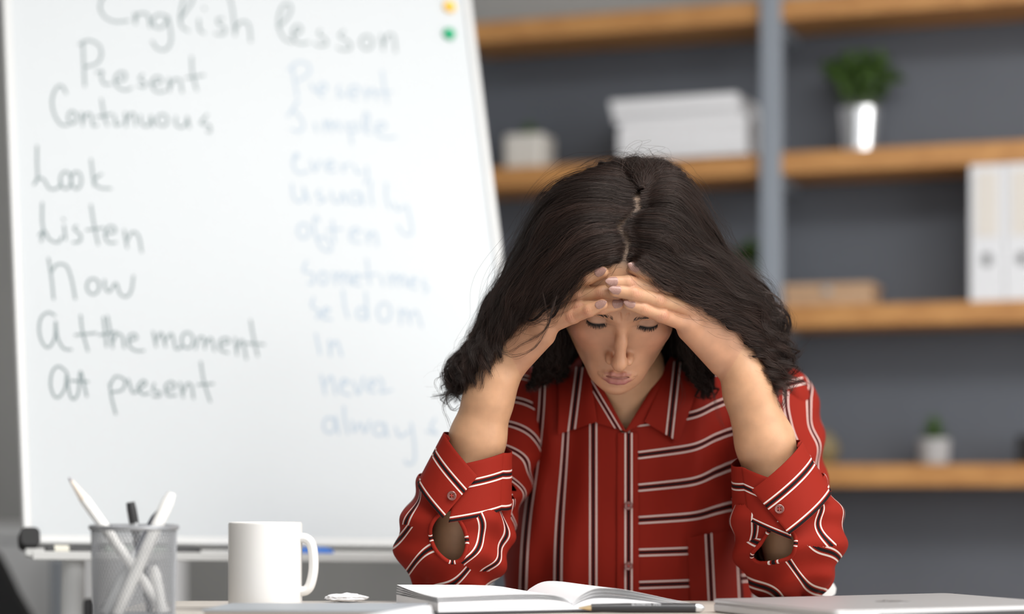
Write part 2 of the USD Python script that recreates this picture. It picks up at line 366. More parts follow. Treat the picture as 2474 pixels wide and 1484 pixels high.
# small round vase, just right of the woman
b = on_shelf(1988, 3, SF + .09)
p = thing('round_vase', 'small dull ochre round vase on the lowest shelf, right beside the shoulder of the woman', 'vase', b)
part('vase_body', lathe([(0, 0), (.02, 0), (.034, .02), (.036, .035), (.026, .058), (.014, .066), (.015, .072), (.012, .072), (.011, .064), (0, .06)], 36, b), mat('ochre_glaze', (.20, .155, .075), .5), p)
# black box at the frame's right edge
c = on_shelf(2505, 3, SF + .08); R1 = frame(c, U, N, Z3)
p = thing('black_speaker', 'small black box at the right end of the lowest shelf', 'speaker', c)
part('case', tf(box(.075, .09, .06, .005, (0, 0, .0305)), R1), M_black, p)
part('grille', tf(box(.06, .003, .045, .001, (0, -.0467, .031)), R1), mat('grille_black', (.012, .012, .013), .8, bumpscale=900, bump=.5), p)
# ------------------------------------------------------------------ whiteboard easel
BX = np.array([.929, .371, -.0205]); BX /= np.linalg.norm(BX)
BY = np.array([-1755, FPX, 14630.]); BY -= BX * (BX @ BY); BY /= np.linalg.norm(BY)
BZ = np.cross(BX, BY)                                    # out of the board, towards the room
BO = P(57, 1313, 3.0)
def on_board(px, py):
    r = np.array([(px - CX) / FPX, 1.0, -(py - HY) / FPX]); e = np.array([0, 0, ZC])
    p = e + r * ((BO - e) @ BZ / (r @ BZ)); return (p - BO) @ BX, (p - BO) @ BY
BW = on_board(1301, 1325)[0]; BH = 1.14; FR = .013
ez = thing('whiteboard_easel', 'large white magnetic whiteboard on a tripod easel with a handwritten list of words', 'whiteboard', (BO[0], BO[1] + .3, 0))
BM = frame(BO, BX, BY, BZ)
part('board_panel', tf(box(BW - 2 * FR + .004, BH - 2 * FR + .004, .012, .001, (BW / 2, BH / 2, -.009)), BM), M_board, ez)
for x0, y0, x1, y1 in ((0, 0, FR, BH), (BW - FR, 0, BW, BH), (FR, 0, BW - FR, FR), (FR, BH - FR, BW - FR, BH)):
    part('frame_rail', tf(box(x1 - x0, y1 - y0, .02, .002, ((x0 + x1) / 2, (y0 + y1) / 2, -.008)), BM), M_alu, ez)
for x, y in ((.009, .009), (BW - .009, .009), (.009, BH - .009), (BW - .009, BH - .009)):
    part('corner_cap', tf(rbox(.027, .027, .026, .008, (x, y, -.008)), BM), mat('cap_matt_black', (.018, .018, .019), .7), ez)
TX = np.array([BX[0], BX[1], BX[2]]); TYv = np.cross(Z3, TX); TYv /= np.linalg.norm(TYv)   # away from the room
TM = frame(BO + BX * BW / 2 - Z3 * .0175, TX, TYv, np.cross(TX, TYv))
part('pen_tray', cat(tf(box(BW - .004, .066, .003, .0008, (0, -.03, 0)), TM), tf(box(BW - .004, .004, .012, .0012, (0, -.063, .0025)), TM), tf(box(BW - .004, .004, .012, .0012, (0, -.001, .0045)), TM)), M_tray, ez)
TRAYTOP = .0016
# lower legs (they carry on below the board in its own plane) and the rear strut
def leg(x, lean, back=0):
    a = BO + BX * x - BZ * .022 + BY * .12; d = -Z3 - BY * .25 + BX * lean; b = a + d * ((a[2] - .012) / -d[2])
    return a, b
for x, ln in ((.080, -.03), (BW - .080, .03)):
    a, b = leg(x, ln); pts = np.linspace(a, b, 6)
    part('leg', tube(pts, np.linspace(.0165, .0185, 6), 20), M_alu, ez)
    part('rubber_foot', lathe([(0, -.012), (.021, -.012), (.023, .0), (.020, .03), (0, .03)], 24, b), M_black, ez)
    m_ = a + (b - a) * .235
    part('clamp', tube([m_ + BX * .020 + Z3 * .028, m_ + BX * .021 + Z3 * .02, m_ + BX * .022 - Z3 * .05, m_ + BX * .022 - Z3 * .056], [.008, .0115, .0115, .008], 16), M_black, ez)
a = BO + BX * BW / 2 - BZ * .03 + BY * .75; b = np.array([a[0] + .28 * -BZ[0], a[1] + .45, .012])
part('rear_strut', tube([a, b], [.0135, .0135], 16), M_alu, ez)
part('rubber_foot', lathe([(0, -.012), (.018, -.012), (.02, .0), (.016, .03), (0, .03)], 24, b), M_black, ez)

def circ(x, y, rx, ry, n=14): return [(x + rx * math.sin(t), y - ry * math.cos(t)) for t in np.linspace(0, 2 * np.pi, n)]
A7, A8 = [], []
w7 = A7.append; w8 = A8.append
w7(('English', 0, [[(520, -40), (490, 0), (485, 40), (510, 80), (560, 100), (620, 95)], [(650, 60), (655, 110)], [(655, 100), (665, 65), (700, 60), (720, 80), (725, 125)], [(805, 75), (770, 65), (740, 85), (745, 120), (775, 130), (800, 110), (810, 75), (825, 150), (825, 200), (800, 235), (760, 230), (735, 195)], [(870, 90), (890, 60), (930, 0), (925, -30), (900, -40), (885, 0), (870, 80), (880, 125), (910, 145)], [(960, 90), (965, 140), (985, 155)], [(985, 33), (989, 40)], [(1075, 85), (1050, 90), (1060, 115), (1085, 130), (1080, 160), (1040, 158)], [(1110, -20), (1125, 60), (1135, 165)], [(1135, 150), (1150, 110), (1185, 100), (1205, 130), (1210, 195)]]))
w7(('lesson', 0, [[(1340, 125), (1380, 90), (1405, 45), (1395, 15), (1365, 25), (1345, 80), (1350, 140), (1375, 185), (1410, 200)], [(1410, 165), (1450, 150), (1450, 125), (1430, 120), (1412, 150), (1420, 190), (1450, 205), (1490, 200)], [(1545, 140), (1540, 160), (1570, 185), (1575, 210), (1540, 215), (1520, 205)], [(1660, 145), (1640, 170), (1685, 200), (1690, 230), (1650, 235), (1630, 225)], circ(1770, 200, 28, 33), [(1840, 165), (1850, 235)], [(1850, 215), (1870, 165), (1900, 170), (1910, 245)]]))
w7(('Present', 0, [[(400, 195), (405, 300), (410, 410)], [(385, 210), (430, 190), (480, 215), (490, 260), (470, 300), (415, 318)], [(465, 345), (495, 340), (490, 370), (505, 400), (535, 400)], [(555, 385), (600, 380), (605, 350), (580, 345), (558, 370), (565, 410), (600, 430), (635, 420)], [(690, 355), (675, 375), (700, 395), (695, 415), (670, 410)], [(730, 400), (775, 395), (775, 370), (750, 368), (732, 395), (745, 430), (775, 440), (800, 432)], [(815, 375), (820, 435)], [(820, 420), (840, 380), (870, 385), (880, 440)], [(925, 270), (930, 350), (950, 430)], [(900, 372), (985, 358)]]))
w7(('Continuous', 0, [[(320, 445), (305, 415), (285, 410), (262, 440), (252, 490), (265, 550), (295, 595), (330, 600)], circ(350, 562, 20, 30), [(395, 540), (400, 600)], [(400, 580), (420, 545), (440, 550), (450, 600), (470, 600)], [(490, 475), (505, 560), (520, 600)], [(470, 560), (540, 545)], [(555, 555), (560, 600), (585, 590)], [(605, 540), (610, 605)], [(610, 585), (630, 545), (650, 550), (655, 600)], [(680, 555), (685, 590), (705, 605), (725, 590), (730, 555), (740, 605)], circ(785, 575, 25, 28), [(850, 560), (850, 595), (875, 610), (900, 590), (905, 560), (915, 610)], [(1000, 550), (970, 590), (1010, 600), (1015, 630), (1000, 630)]]))
w7(('Look', 0, [[(180, 700), (180, 780), (182, 850), (165, 885), (190, 855), (215, 865), (240, 905), (275, 905), (300, 880)], circ(318, 865, 26, 42), circ(370, 865, 24, 42), [(440, 765), (448, 830), (455, 890)], [(490, 835), (455, 865), (480, 900), (535, 905)]]))
w7(('Listen', 0, [[(205, 975), (205, 1060), (210, 1110), (200, 1160)], [(190, 1130), (215, 1110), (240, 1150), (280, 1165), (300, 1140)], [(310, 1085), (318, 1150)], [(305, 1050), (310, 1056)], [(370, 1085), (360, 1100), (390, 1130), (385, 1160), (355, 1165)], [(440, 985), (455, 1080), (475, 1175)], [(420, 1105), (500, 1095)], [(505, 1125), (555, 1115), (550, 1090), (525, 1090), (508, 1130), (525, 1165), (560, 1165)], [(600, 1105), (615, 1190)], [(612, 1160), (640, 1115), (670, 1135), (685, 1210)]]))
w7(('Present', 1, [[(1410, 320), (1425, 400), (1435, 460)], [(1395, 330), (1440, 295), (1490, 310), (1490, 350), (1440, 385)], [(1500, 400), (1515, 430), (1540, 440)], [(1530, 435), (1570, 430), (1570, 400), (1545, 405), (1535, 440), (1560, 465)], [(1640, 410), (1630, 435), (1655, 455), (1630, 465)], [(1680, 445), (1730, 440), (1720, 410), (1690, 420), (1685, 460), (1720, 475)], [(1765, 420), (1770, 475)], [(1770, 460), (1800, 425), (1820, 475)], [(1845, 340), (1855, 420), (1870, 490)], [(1820, 440), (1890, 440)]]))
w7(('Simple', 1, [[(1440, 480), (1415, 520), (1390, 555)], [(1420, 530), (1455, 570), (1465, 610), (1440, 630), (1410, 620)], [(1520, 590), (1530, 630)], [(1565, 580), (1570, 630)], [(1570, 610), (1590, 580), (1605, 630)], [(1605, 610), (1630, 585), (1645, 630)], [(1670, 590), (1690, 640), (1700, 690)], [(1680, 600), (1720, 590), (1725, 625), (1690, 630)], [(1770, 620), (1780, 560), (1765, 540), (1755, 580), (1765, 630), (1785, 640)], [(1810, 620), (1860, 610), (1850, 585), (1820, 595), (1820, 640), (1860, 660), (1910, 655)]]))
w7(('every', 1, [[(1415, 770), (1440, 745), (1425, 740), (1415, 790), (1440, 830), (1490, 820)], [(1500, 770), (1520, 820), (1545, 770)], [(1570, 800), (1610, 790), (1600, 770), (1575, 785), (1585, 820), (1620, 820)], [(1650, 790), (1660, 825)], [(1655, 800), (1690, 785)], [(1710, 795), (1725, 830), (1750, 825)], [(1770, 800), (1775, 850), (1760, 880)]]))
w7(('usually', 1, [[(1410, 885), (1415, 940), (1440, 970), (1470, 945), (1465, 900), (1490, 970)], [(1545, 910), (1530, 940), (1570, 955), (1540, 975)], [(1600, 920), (1610, 965), (1640, 970), (1655, 925), (1670, 975)], circ(1715, 950, 25, 28), [(1742, 925), (1755, 985)], [(1790, 870), (1790, 940), (1800, 985)], [(1865, 880), (1865, 950), (1880, 1000)], [(1900, 975), (1920, 1010), (1950, 990)], [(1965, 990), (1985, 1080), (1985, 1125), (1950, 1125), (1920, 1085)]]))
w7(('often', 1, [circ(1465, 1110, 28, 35), [(1540, 1060), (1525, 1040), (1515, 1080), (1530, 1150), (1560, 1200), (1600, 1200), (1575, 1140), (1530, 1150)], [(1605, 1060), (1615, 1165)], [(1580, 1105), (1650, 1100)], [(1690, 1130), (1735, 1115), (1720, 1095), (1695, 1110), (1695, 1155), (1740, 1165)], [(1770, 1110), (1780, 1170)], [(1780, 1145), (1800, 1115), (1815, 1130), (1820, 1180)]]))
w8(('now', 0, [[(235, 45), (250, 140), (260, 240)], [(250, 110), (275, 75), (320, 80), (345, 140), (365, 240)], circ(450, 180, 30, 38), [(505, 150), (510, 190), (530, 205), (560, 165), (580, 215), (610, 230), (635, 200), (645, 130)]]))
w8(('At', 0, [[(265, 320), (235, 305), (200, 330), (190, 390), (205, 450), (235, 475), (265, 430), (270, 350), (280, 430), (310, 480), (345, 485)], [(390, 320), (400, 400), (425, 490)], [(365, 415), (465, 405)]]))
w8(('the', 0, [[(500, 330), (510, 420), (515, 470)], [(520, 325), (535, 410), (545, 475)], [(545, 450), (565, 410), (590, 420), (600, 475)], [(480, 415), (560, 400)], [(620, 445), (660, 430), (650, 410), (625, 420), (625, 465), (655, 490), (695, 490)]]))
w8(('moment', 0, [[(740, 400), (755, 470)], [(755, 440), (780, 405), (800, 470)], [(800, 440), (830, 410), (850, 480), (880, 470)], circ(905, 440, 28, 38), [(945, 480), (960, 430), (985, 430), (990, 480)], [(990, 460), (1020, 430), (1035, 490)], [(1060, 465), (1105, 450), (1095, 430), (1065, 440), (1065, 485), (1100, 500)], [(1135, 430), (1145, 510)], [(1145, 480), (1170, 440), (1190, 530)], [(1210, 345), (1225, 430), (1245, 515)], [(1190, 455), (1275, 460)]]))
w8(('At', 0, [[(320, 590), (285, 565), (255, 590), (245, 650), (260, 705), (285, 715), (315, 670), (325, 600), (335, 690), (355, 725), (380, 690), (390, 590), (420, 710)], [(345, 635), (425, 640)]]))
w8(('present', 0, [[(530, 650), (540, 720), (560, 795)], [(530, 660), (560, 615), (605, 635), (590, 680), (545, 690)], [(620, 630), (640, 690), (660, 690)], [(670, 680), (705, 650), (690, 635), (665, 670), (690, 700), (720, 695)], [(745, 650), (740, 680), (770, 690), (770, 710), (740, 710)], [(800, 685), (845, 665), (830, 640), (800, 660), (810, 705), (850, 705)], [(870, 645), (885, 715)], [(885, 690), (905, 650), (925, 660), (935, 720)], [(970, 545), (985, 640), (1015, 735)], [(955, 655), (1030, 650)]]))
w8(('sometimes', 1, [[(1480, 60), (1465, 105), (1510, 120), (1510, 165), (1490, 165)], circ(1560, 140, 20, 30), [(1610, 110), (1620, 170)], [(1620, 140), (1645, 115), (1655, 170)], [(1655, 140), (1680, 115), (1690, 170)], [(1700, 150), (1735, 135), (1715, 120), (1705, 165), (1740, 175)], [(1770, 50), (1785, 170)], [(1750, 130), (1820, 120)], [(1840, 130), (1850, 175)], [(1880, 120), (1890, 180)], [(1890, 150), (1915, 125), (1925, 180)], [(1925, 150), (1950, 130), (1960, 180)], [(1970, 165), (2010, 150), (1990, 140), (1980, 180), (2010, 190)], [(2050, 150), (2040, 170), (2065, 190), (2050, 210)]]))
w8(('seldom', 1, [[(1515, 235), (1505, 275), (1540, 300), (1530, 335)], [(1550, 320), (1590, 295), (1570, 285), (1555, 330), (1600, 340)], [(1655, 200), (1665, 280), (1680, 330)], circ(1745, 310, 22, 28), [(1765, 210), (1775, 340)], circ(1855, 305, 32, 45), [(1930, 290), (1935, 360)], [(1935, 320), (1960, 295), (1980, 360)], [(1980, 325), (2010, 300), (2035, 375)]]))
w8(('in', 1, [[(1525, 410), (1545, 505)], [(1590, 440), (1595, 515)], [(1595, 480), (1625, 445), (1650, 515)]]))
w8(('never', 1, [[(1550, 610), (1570, 700)], [(1565, 660), (1600, 615), (1620, 700)], [(1640, 665), (1680, 640), (1655, 630), (1645, 685), (1690, 705)], [(1705, 640), (1730, 700), (1755, 620)], [(1770, 670), (1815, 645), (1790, 630), (1775, 680), (1810, 690)], [(1830, 620), (1850, 650), (1840, 690), (1890, 680)]]))
w8(('always', 1, [circ(1590, 850, 28, 38), [(1620, 810), (1635, 890)], [(1660, 760), (1665, 830), (1680, 890)], [(1700, 830), (1710, 880), (1740, 840), (1760, 885), (1785, 830)], circ(1830, 870, 28, 30), [(1858, 840), (1870, 905)], [(1910, 860), (1930, 905), (1975, 880)], [(1985, 840), (2000, 940), (2000, 1020), (1970, 1040), (1955, 1020)], [(2100, 820), (2080, 860), (2110, 890), (2060, 880)]]))
for words, oy in ((A7, 0), (A8, 600)):
    for text, col, strokes in words:
        lines = []
        for s in strokes:
            pts = [on_board(x / 1.9952, oy + y / 1.9952) for x, y in s]
            c = spline([(x, y, 0) for x, y in pts], 6 * len(pts))[:, :2] if len(pts) > 2 else np.array(pts)
            lines.append(LineString(c).buffer((.0017, .0020)[col], quad_segs=3))
        part('handwritten_word', extrude(unary_union(lines).intersection(shapely.box(FR, FR, BW - FR, BH - FR)), .0003, frame(BO - BZ * .0029, BX, BY, BZ)), M_inkg if col == 0 else M_inkb, ez, label=f'handwritten word "{text}" in {"dark" if col == 0 else "faded blue"} marker', smooth=False)

for px, py, colr, nm in ((1086, 16, (.90, .52, .06), 'yellow'), (1085, 82, (.0, .36, .155), 'green')):
    x, y = on_board(px, py); o = BO + BX * x + BY * y - BZ * .0029
    t = thing('magnet', f'round {nm} magnet at the upper right edge of the whiteboard', 'magnet', o)
    part('magnet_disc', tf(lathe([(0, 0), (.0098, 0), (.0105, .001), (.0105, .005), (.009, .0075), (.006, .0082), (0, .0082)], 32), frame(o, BX, BY, BZ)), mat('magnet_' + nm, colr, .35), t)

def tray_marker(x0, x1, body, cap, ends, label, capside, lab=None):
    """a whiteboard marker lying along the pen tray, from tray position x0 to x1"""
    z = TRAYTOP + .0078; y = -.047; o = (TM @ [x0 - BW / 2, y, z, 1])[:3]
    t = thing('whiteboard_marker', label, 'marker pen', o - Z3 * .0078)
    A = frame(o, BZ * 0 + np.cross(TM[:3, 1], TM[:3, 0]), TM[:3, 1], TM[:3, 0]); L = x1 - x0
    A[:3, 0] = np.cross(TM[:3, 1], TM[:3, 0])
    c0, c1 = (L - .045, L) if capside > 0 else (0, .045)
    b0, b1 = (0, L - .045) if capside > 0 else (.045, L)
    part('barrel', tf(lathe([(0, b0), (.0062, b0), (.007, b0 + .002), (.007, b1), (0, b1)], 20), A), body, t)
    e = [(0, c0), (.0077, c0), (.0077, c1 - .012), (.0045, c1 - .001), (0, c1)] if capside > 0 else [(0, c0), (.0045, c0 + .001), (.0077, c0 + .012), (.0077, c1), (0, c1)]
    part('cap', tf(lathe(e, 20), A), cap, t)
    if lab: part('sticker', tf(lathe([(.00715, b0 + lab[0]), (.00725, b0 + lab[0]), (.00725, b0 + lab[1]), (.00715, b0 + lab[1])], 20), A), mat('sticker_cream', (.80, .77, .66), .6), t)
bx = lambda px: on_board(px, 1318)[0]
tray_marker(bx(95), bx(228), M_black, M_black, 0, 'black whiteboard marker with a cream sticker on the easel tray, nearest the black corner', 1, (.012, .042))
tray_marker(bx(236), bx(466), mat('barrel_grey_green', (.45, .50, .45), .4), M_black, 0, 'whiteboard marker with grey barrel and black cap on the easel tray, behind the pencil cup', 1)
tray_marker(bx(540), bx(782), M_blue, M_blue, 0, 'blue whiteboard marker on the easel tray, behind the white mug', 1)

# ------------------------------------------------------------------ behind the easel, far left
q = P(60, 1275, 4.25)
cab = thing('sideboard', 'low white sideboard standing far behind the easel at the left', 'sideboard', room(q @ U - .55, q @ N + .2, 0))
u1 = P(238, 1275, 4.25) @ U; u0 = u1 - 1.35; n0 = q @ N; zt = q[2]
M_side = mat('sideboard_white', (.86, .87, .89), .5)
part('top', slab(u0, u1, n0, n0 + .42, zt - .025, zt), M_side, cab)
part('carcass', slab(u0 + .01, u1 - .01, n0 + .02, n0 + .42, .08, zt - .026), M_side, cab)
for k in range(3):
    a = u0 + .015 + k * .44
    d_ = part('door', slab(a, a + .435, n0 + .001, n0 + .019, .085, zt - .03), M_side, cab)
    part('handle', slab(a + .39, a + .402, n0 - .018, n0 + .0, zt - .2, zt - .06), M_post, d_)
for a in (u0 + .06, u1 - .06):
    for b in (n0 + .06, n0 + .38): part('foot', lathe([(0, 0), (.016, 0), (.02, .08), (0, .08)], 16, room(a, b, 0)), M_post, cab)

ch = P(-60, 1400, 3.75)
oc = thing('office_chair', 'black office chair at the left edge, its curved backrest partly in view', 'office chair', (ch[0], ch[1], 0))
def shell(outline, th, M):
    return extrude(Polygon(outline).buffer(.03).buffer(-.03).buffer(.008), th, M)
e = [P(x, y, 3.75) for x, y in ((-260, 1320), (-30, 1322), (0, 1335), (22, 1375), (48, 1430), (80, 1485), (115, 1560), (120, 1640), (-330, 1640), (-330, 1500))]
part('backrest', extrude(Polygon([(p_[0], p_[2]) for p_ in e]).buffer(-.02).buffer(.02), .045, frame((0, 3.75, 0), (1, 0, 0), (0, 0, 1), (0, -1, 0))), mat('chair_black_fabric', (.028, .028, .03), .85, bumpscale=500, bump=.3), oc)
cc = ch + np.array([-.02, -.22, 0])
part('seat', rbox(.5, .48, .07, .1, (cc[0] - .03, cc[1], .47), .015), LOOK['chair_black_fabric'], oc)
part('back_bar', tube([(cc[0], 3.74, .62), (cc[0], 3.765, .5), (cc[0], 3.65, .425)], .016, 10), M_black, oc)
part('column', tube([(cc[0], cc[1], .1), (cc[0], cc[1], .43)], .026, 16), M_black, oc)
for k in range(5):
    a = k * 2 * np.pi / 5 + .3; t_ = np.array([cc[0] + .28 * math.cos(a), cc[1] + .28 * math.sin(a), .075])
    part('base_arm', tube([(cc[0], cc[1], .11), t_], [.026, .016], 10), M_black, oc)
    part('caster', tf(lathe([(0, -.02), (.027, -.02), (.03, -.012), (.03, .012), (.027, .02), (0, .02)], 20), frame(t_ - Z3 * .043, (0, 0, 1), (-math.sin(a), math.cos(a), 0), (-math.cos(a), -math.sin(a), 0))), M_black, oc)
# ------------------------------------------------------------------ desk
DZ = .75                                                # desk top
def desk_d(py, h=0): return (ZC - DZ - h) * FPX / (py - HY)
FAR = desk_d(1452)
dx0 = -.462; dx1 = dx0 + 1.8; dn = FAR - .80
M_desk = wood('desk_laminate', (.42, .375, .33), (.56, .51, .455), 0)
dk = thing('desk', 'grey-beige wood laminate desk with rounded corners', 'desk', ((dx0 + dx1) / 2, FAR - .4, 0))
part('tabletop', rbox(dx1 - dx0, .80, .028, .058, ((dx0 + dx1) / 2, FAR - .4, DZ - .014), .003), M_desk, dk)
for x in (dx0 + .07, dx1 - .07):
    for y in (dn + .07, FAR - .07): part('leg', box(.045, .045, DZ - .029, .004, (x, y, (DZ - .029) / 2)), M_post, dk)
part('apron', cat(box(dx1 - dx0 - .19, .02, .06, .003, ((dx0 + dx1) / 2, FAR - .07, DZ - .06)), box(dx1 - dx0 - .19, .02, .06, .003, ((dx0 + dx1) / 2, dn + .07, DZ - .06))), M_post, dk)

# ------------------------------------------------------------------ pencil cup and what stands in it
cd = 2.34; sc = cd / FPX; rc = 102 * sc; cb = np.array([(324 - CX) * sc, cd, DZ]); hc = ZC - (1270 - HY) * sc - DZ
pc = thing('pencil_cup', 'round silver wire-mesh pencil cup at the left corner of the desk', 'pencil cup', cb)
r0 = rc * .955
ring = lambda r, z, n=65: np.array([cb + (r * math.cos(a), r * math.sin(a), z) for a in np.linspace(0, 2 * np.pi, n)])
part('rim', tube(ring(rc, hc - .002), .0031, 10, False), mat('rim_grey', (.33, .34, .36), .35, metallic=.5), pc)
part('base_plate', lathe([(0, .0004), (r0 + .001, .0004), (r0 + .0015, .006), (r0, .007), (r0 - .0015, .002), (0, .002)], 48, cb), M_mesh, pc)
wires = []; NW = 72
for k in range(NW):
    for s in (-1, 1):
        a0 = 2 * np.pi * k / NW; a = a0 + s * np.linspace(0, 1.0, 19); z = np.linspace(.004, hc - .002, 19); rr = np.linspace(r0, rc, 19)
        wires.append(tube(np.stack([cb[0] + rr * np.cos(a), cb[1] + rr * np.sin(a), cb[2] + z], 1), 0.0005, 3, False))
part('wire_mesh', cat(*wires), M_mesh, pc, kind='stuff', smooth=True)
def pen(name, label, catg, tip_px, tip_d, foot, segs, matl, parts):
    """a straight pen from foot (x, y offset in the cup, mm) to the pixel of its upper end; parts: (name, from, to, radii, material) in mm from the upper end"""
    top = P(*tip_px, tip_d); b = cb + np.array([foot[0], foot[1], 3.5 + 4.0]) * .001; d = b - top; L = np.linalg.norm(d); d /= L
    t = thing(name, label, catg, b)
    for nm, a, c, radii, m_ in parts:
        c = L if c is None else c * .001; a *= .001; rr = np.array(radii) * .001; zz = np.linspace(a, c, len(rr))
        part(nm, tube([top + d * z for z in zz], rr, 18), m_, t)
M_lead = mat('pencil_tip_grey', (.30, .28, .30), .6)
pen('pencil', 'long white pencil leaning out to the left of the pencil cup, point up', 'pencil', (166, 1154), cd, (35.5, -4), 0, None,
    [('point', 0, 5, [.8, 2.0], M_lead), ('cone', 5, 30, [2.0, 5.5], mat('bare_wood', (.74, .66, .58), .7)), ('barrel', 30, None, [5.7, 5.7, 5.7], M_whitepl)])
pen('pen', 'black pen with a silver collar in the middle of the pencil cup', 'pen', (315, 1214), cd + .012, (14, 20), 0, None,
    [('cap', 0, 23, [4.6, 5.3, 5.3, 5.3], M_black), ('collar', 23, 28, [4.8, 4.8], mat('collar_silver', (.6, .61, .62), .25, metallic=.9)), ('barrel', 28, None, [4.6, 4.6, 3.6], M_black)])
pen('marker', 'dark blue-black marker in the pencil cup, behind the short white marker', 'marker pen', (400, 1214), cd + .020, (-33, 6), 0, None,
    [('tip', 0, 20, [1.2, 6.2], mat('ink_navy', (.015, .02, .045), .4)), ('barrel', 20, None, [6.4, 6.4], LOOK['ink_navy'])])
pen('marker', 'white round-ended marker leaning out to the right of the pencil cup', 'marker pen', (415, 1192), cd - .006, (-14, -27), 0, None,
    [('cap', 0, 40, [4.4, 6.6, 6.8, 6.8, 6.8], M_whitepl), ('barrel', 40, None, [6.5, 6.5], M_whitepl)])
pen('chalk_marker', 'short white marker wholly inside the pencil cup, on the right', 'marker pen', (372, 1370), cd + .004, (33, -10), 0, None,
    [('cap', 0, 18, [4, 6.4, 6.4], M_whitepl), ('barrel', 18, None, [6.0, 6.0], M_whitepl)])
pen('pen', 'pale grey pen wholly inside the pencil cup, on the left', 'pen', (330, 1330), cd + .012, (-32, -2), 0, None,
    [('clip_end', 0, 10, [3.6, 5.2], mat('pen_pale', (.62, .63, .64), .4)), ('barrel', 10, None, [5.2, 5.2], LOOK['pen_pale'])])

# ------------------------------------------------------------------ mug
md = 2.50; sc = md / FPX; rm = 89 * sc; mb = np.array([(641 - CX) * sc, md, DZ]); hm = ZC - (1262 - HY) * sc - DZ
mg = thing('mug', 'plain white straight-sided ceramic mug with its handle to the right', 'mug', mb)
body = lathe([(0, .0), (rm - .004, 0), (rm - .001, .0015), (rm, .005), (rm, hm - .002), (rm - .0012, hm), (rm - .003, hm - .001), (rm - .0036, hm - .006), (rm - .0036, .008), (rm - .008, .005), (0, .005)], 96, mb)
part('body', body, M_ceramic, mg, smooth=40)
hp = spline([P(x, y, md - .004) for x, y in ((724, 1300), (740, 1302), (752, 1315), (757, 1345), (757, 1380), (750, 1412), (740, 1426), (724, 1430))], 40)
v, f = tube(hp, .0058, 16); v = (v - [0, md - .004, 0]) * [1, 1.35, 1] + [0, md - .004, 0]
part('handle', (v, f), M_ceramic, mg)

# ------------------------------------------------------------------ grey cover notebook at the front left
def quad_block(c4, z0, z1):
    """a flat block over the four desk points c4"""
    return m3.Manifold.hull_points(np.array([(x, y, z) for x, y in c4 for z in (z0, z1)]))
def inset(c4, k):
    c = np.mean(c4, 0); return [tuple(c + (np.array(p_) - c) * (1 - k)) for p_ in c4]
nz = .013
def dpx(px, py, h=0):
    d = desk_d(py, h); return ((px - CX) / FPX * d, d)
n4 = [dpx(487, 1473, nz), dpx(560, 1457.5, nz), dpx(1036, 1457.5, nz)]
n4.append((n4[0][0] + n4[2][0] - n4[1][0], n4[0][1] + n4[2][1] - n4[1][1] - .03)); n4 = [n4[0], n4[1], n4[2], n4[3]]
nb = thing('notebook', 'closed grey-blue hardback notebook lying in front of the white mug', 'notebook', (*np.mean(n4, 0), DZ))
part('cover', cat(quad_block(n4, DZ + nz - .0022, DZ + nz), quad_block(n4, DZ + .0004, DZ + .0026)), M_greycov, nb)
part('page_block', quad_block(inset(n4, .02), DZ + .0027, DZ + nz - .0023), mat('page_edge_tan', (.42, .37, .33), .8), nb)
sq = [dpx(868, 1494, nz), dpx(1016, 1467, nz), dpx(1041, 1466, nz), dpx(1046, 1494, nz)]
ps = part('paper_sheet', quad_block(sq, DZ + nz + .0003, DZ + nz + .0012), M_paper); tag(stage.GetPrimAtPath(ps), 'folded white paper sheet lying on the right end of the grey-blue notebook', 'paper')
# crumpled tissue scrap beside the diary
s0 = np.array([*dpx(838, 1466), DZ]); r_ = np.random.default_rng(3)
pts = trimesh.creation.icosphere(3, 1.0); vv = pts.vertices.copy(); vv *= (1 + .75 * meshkit.fbm(vv * 3.1))[:, None]; vv = vv * [.0185, .010, .0042]; vv[:, 2] -= vv[:, 2].min()
# sheets of paper under the diary's left corner
ts = part('paper_tissue', (vv + np.array([(838 - CX) / FPX * 2.672, 2.672, DZ + .0004]), pts.faces), M_paper); tag(stage.GetPrimAtPath(ts), 'small crumpled white paper tissue on the desk between mug and open diary', 'tissue')

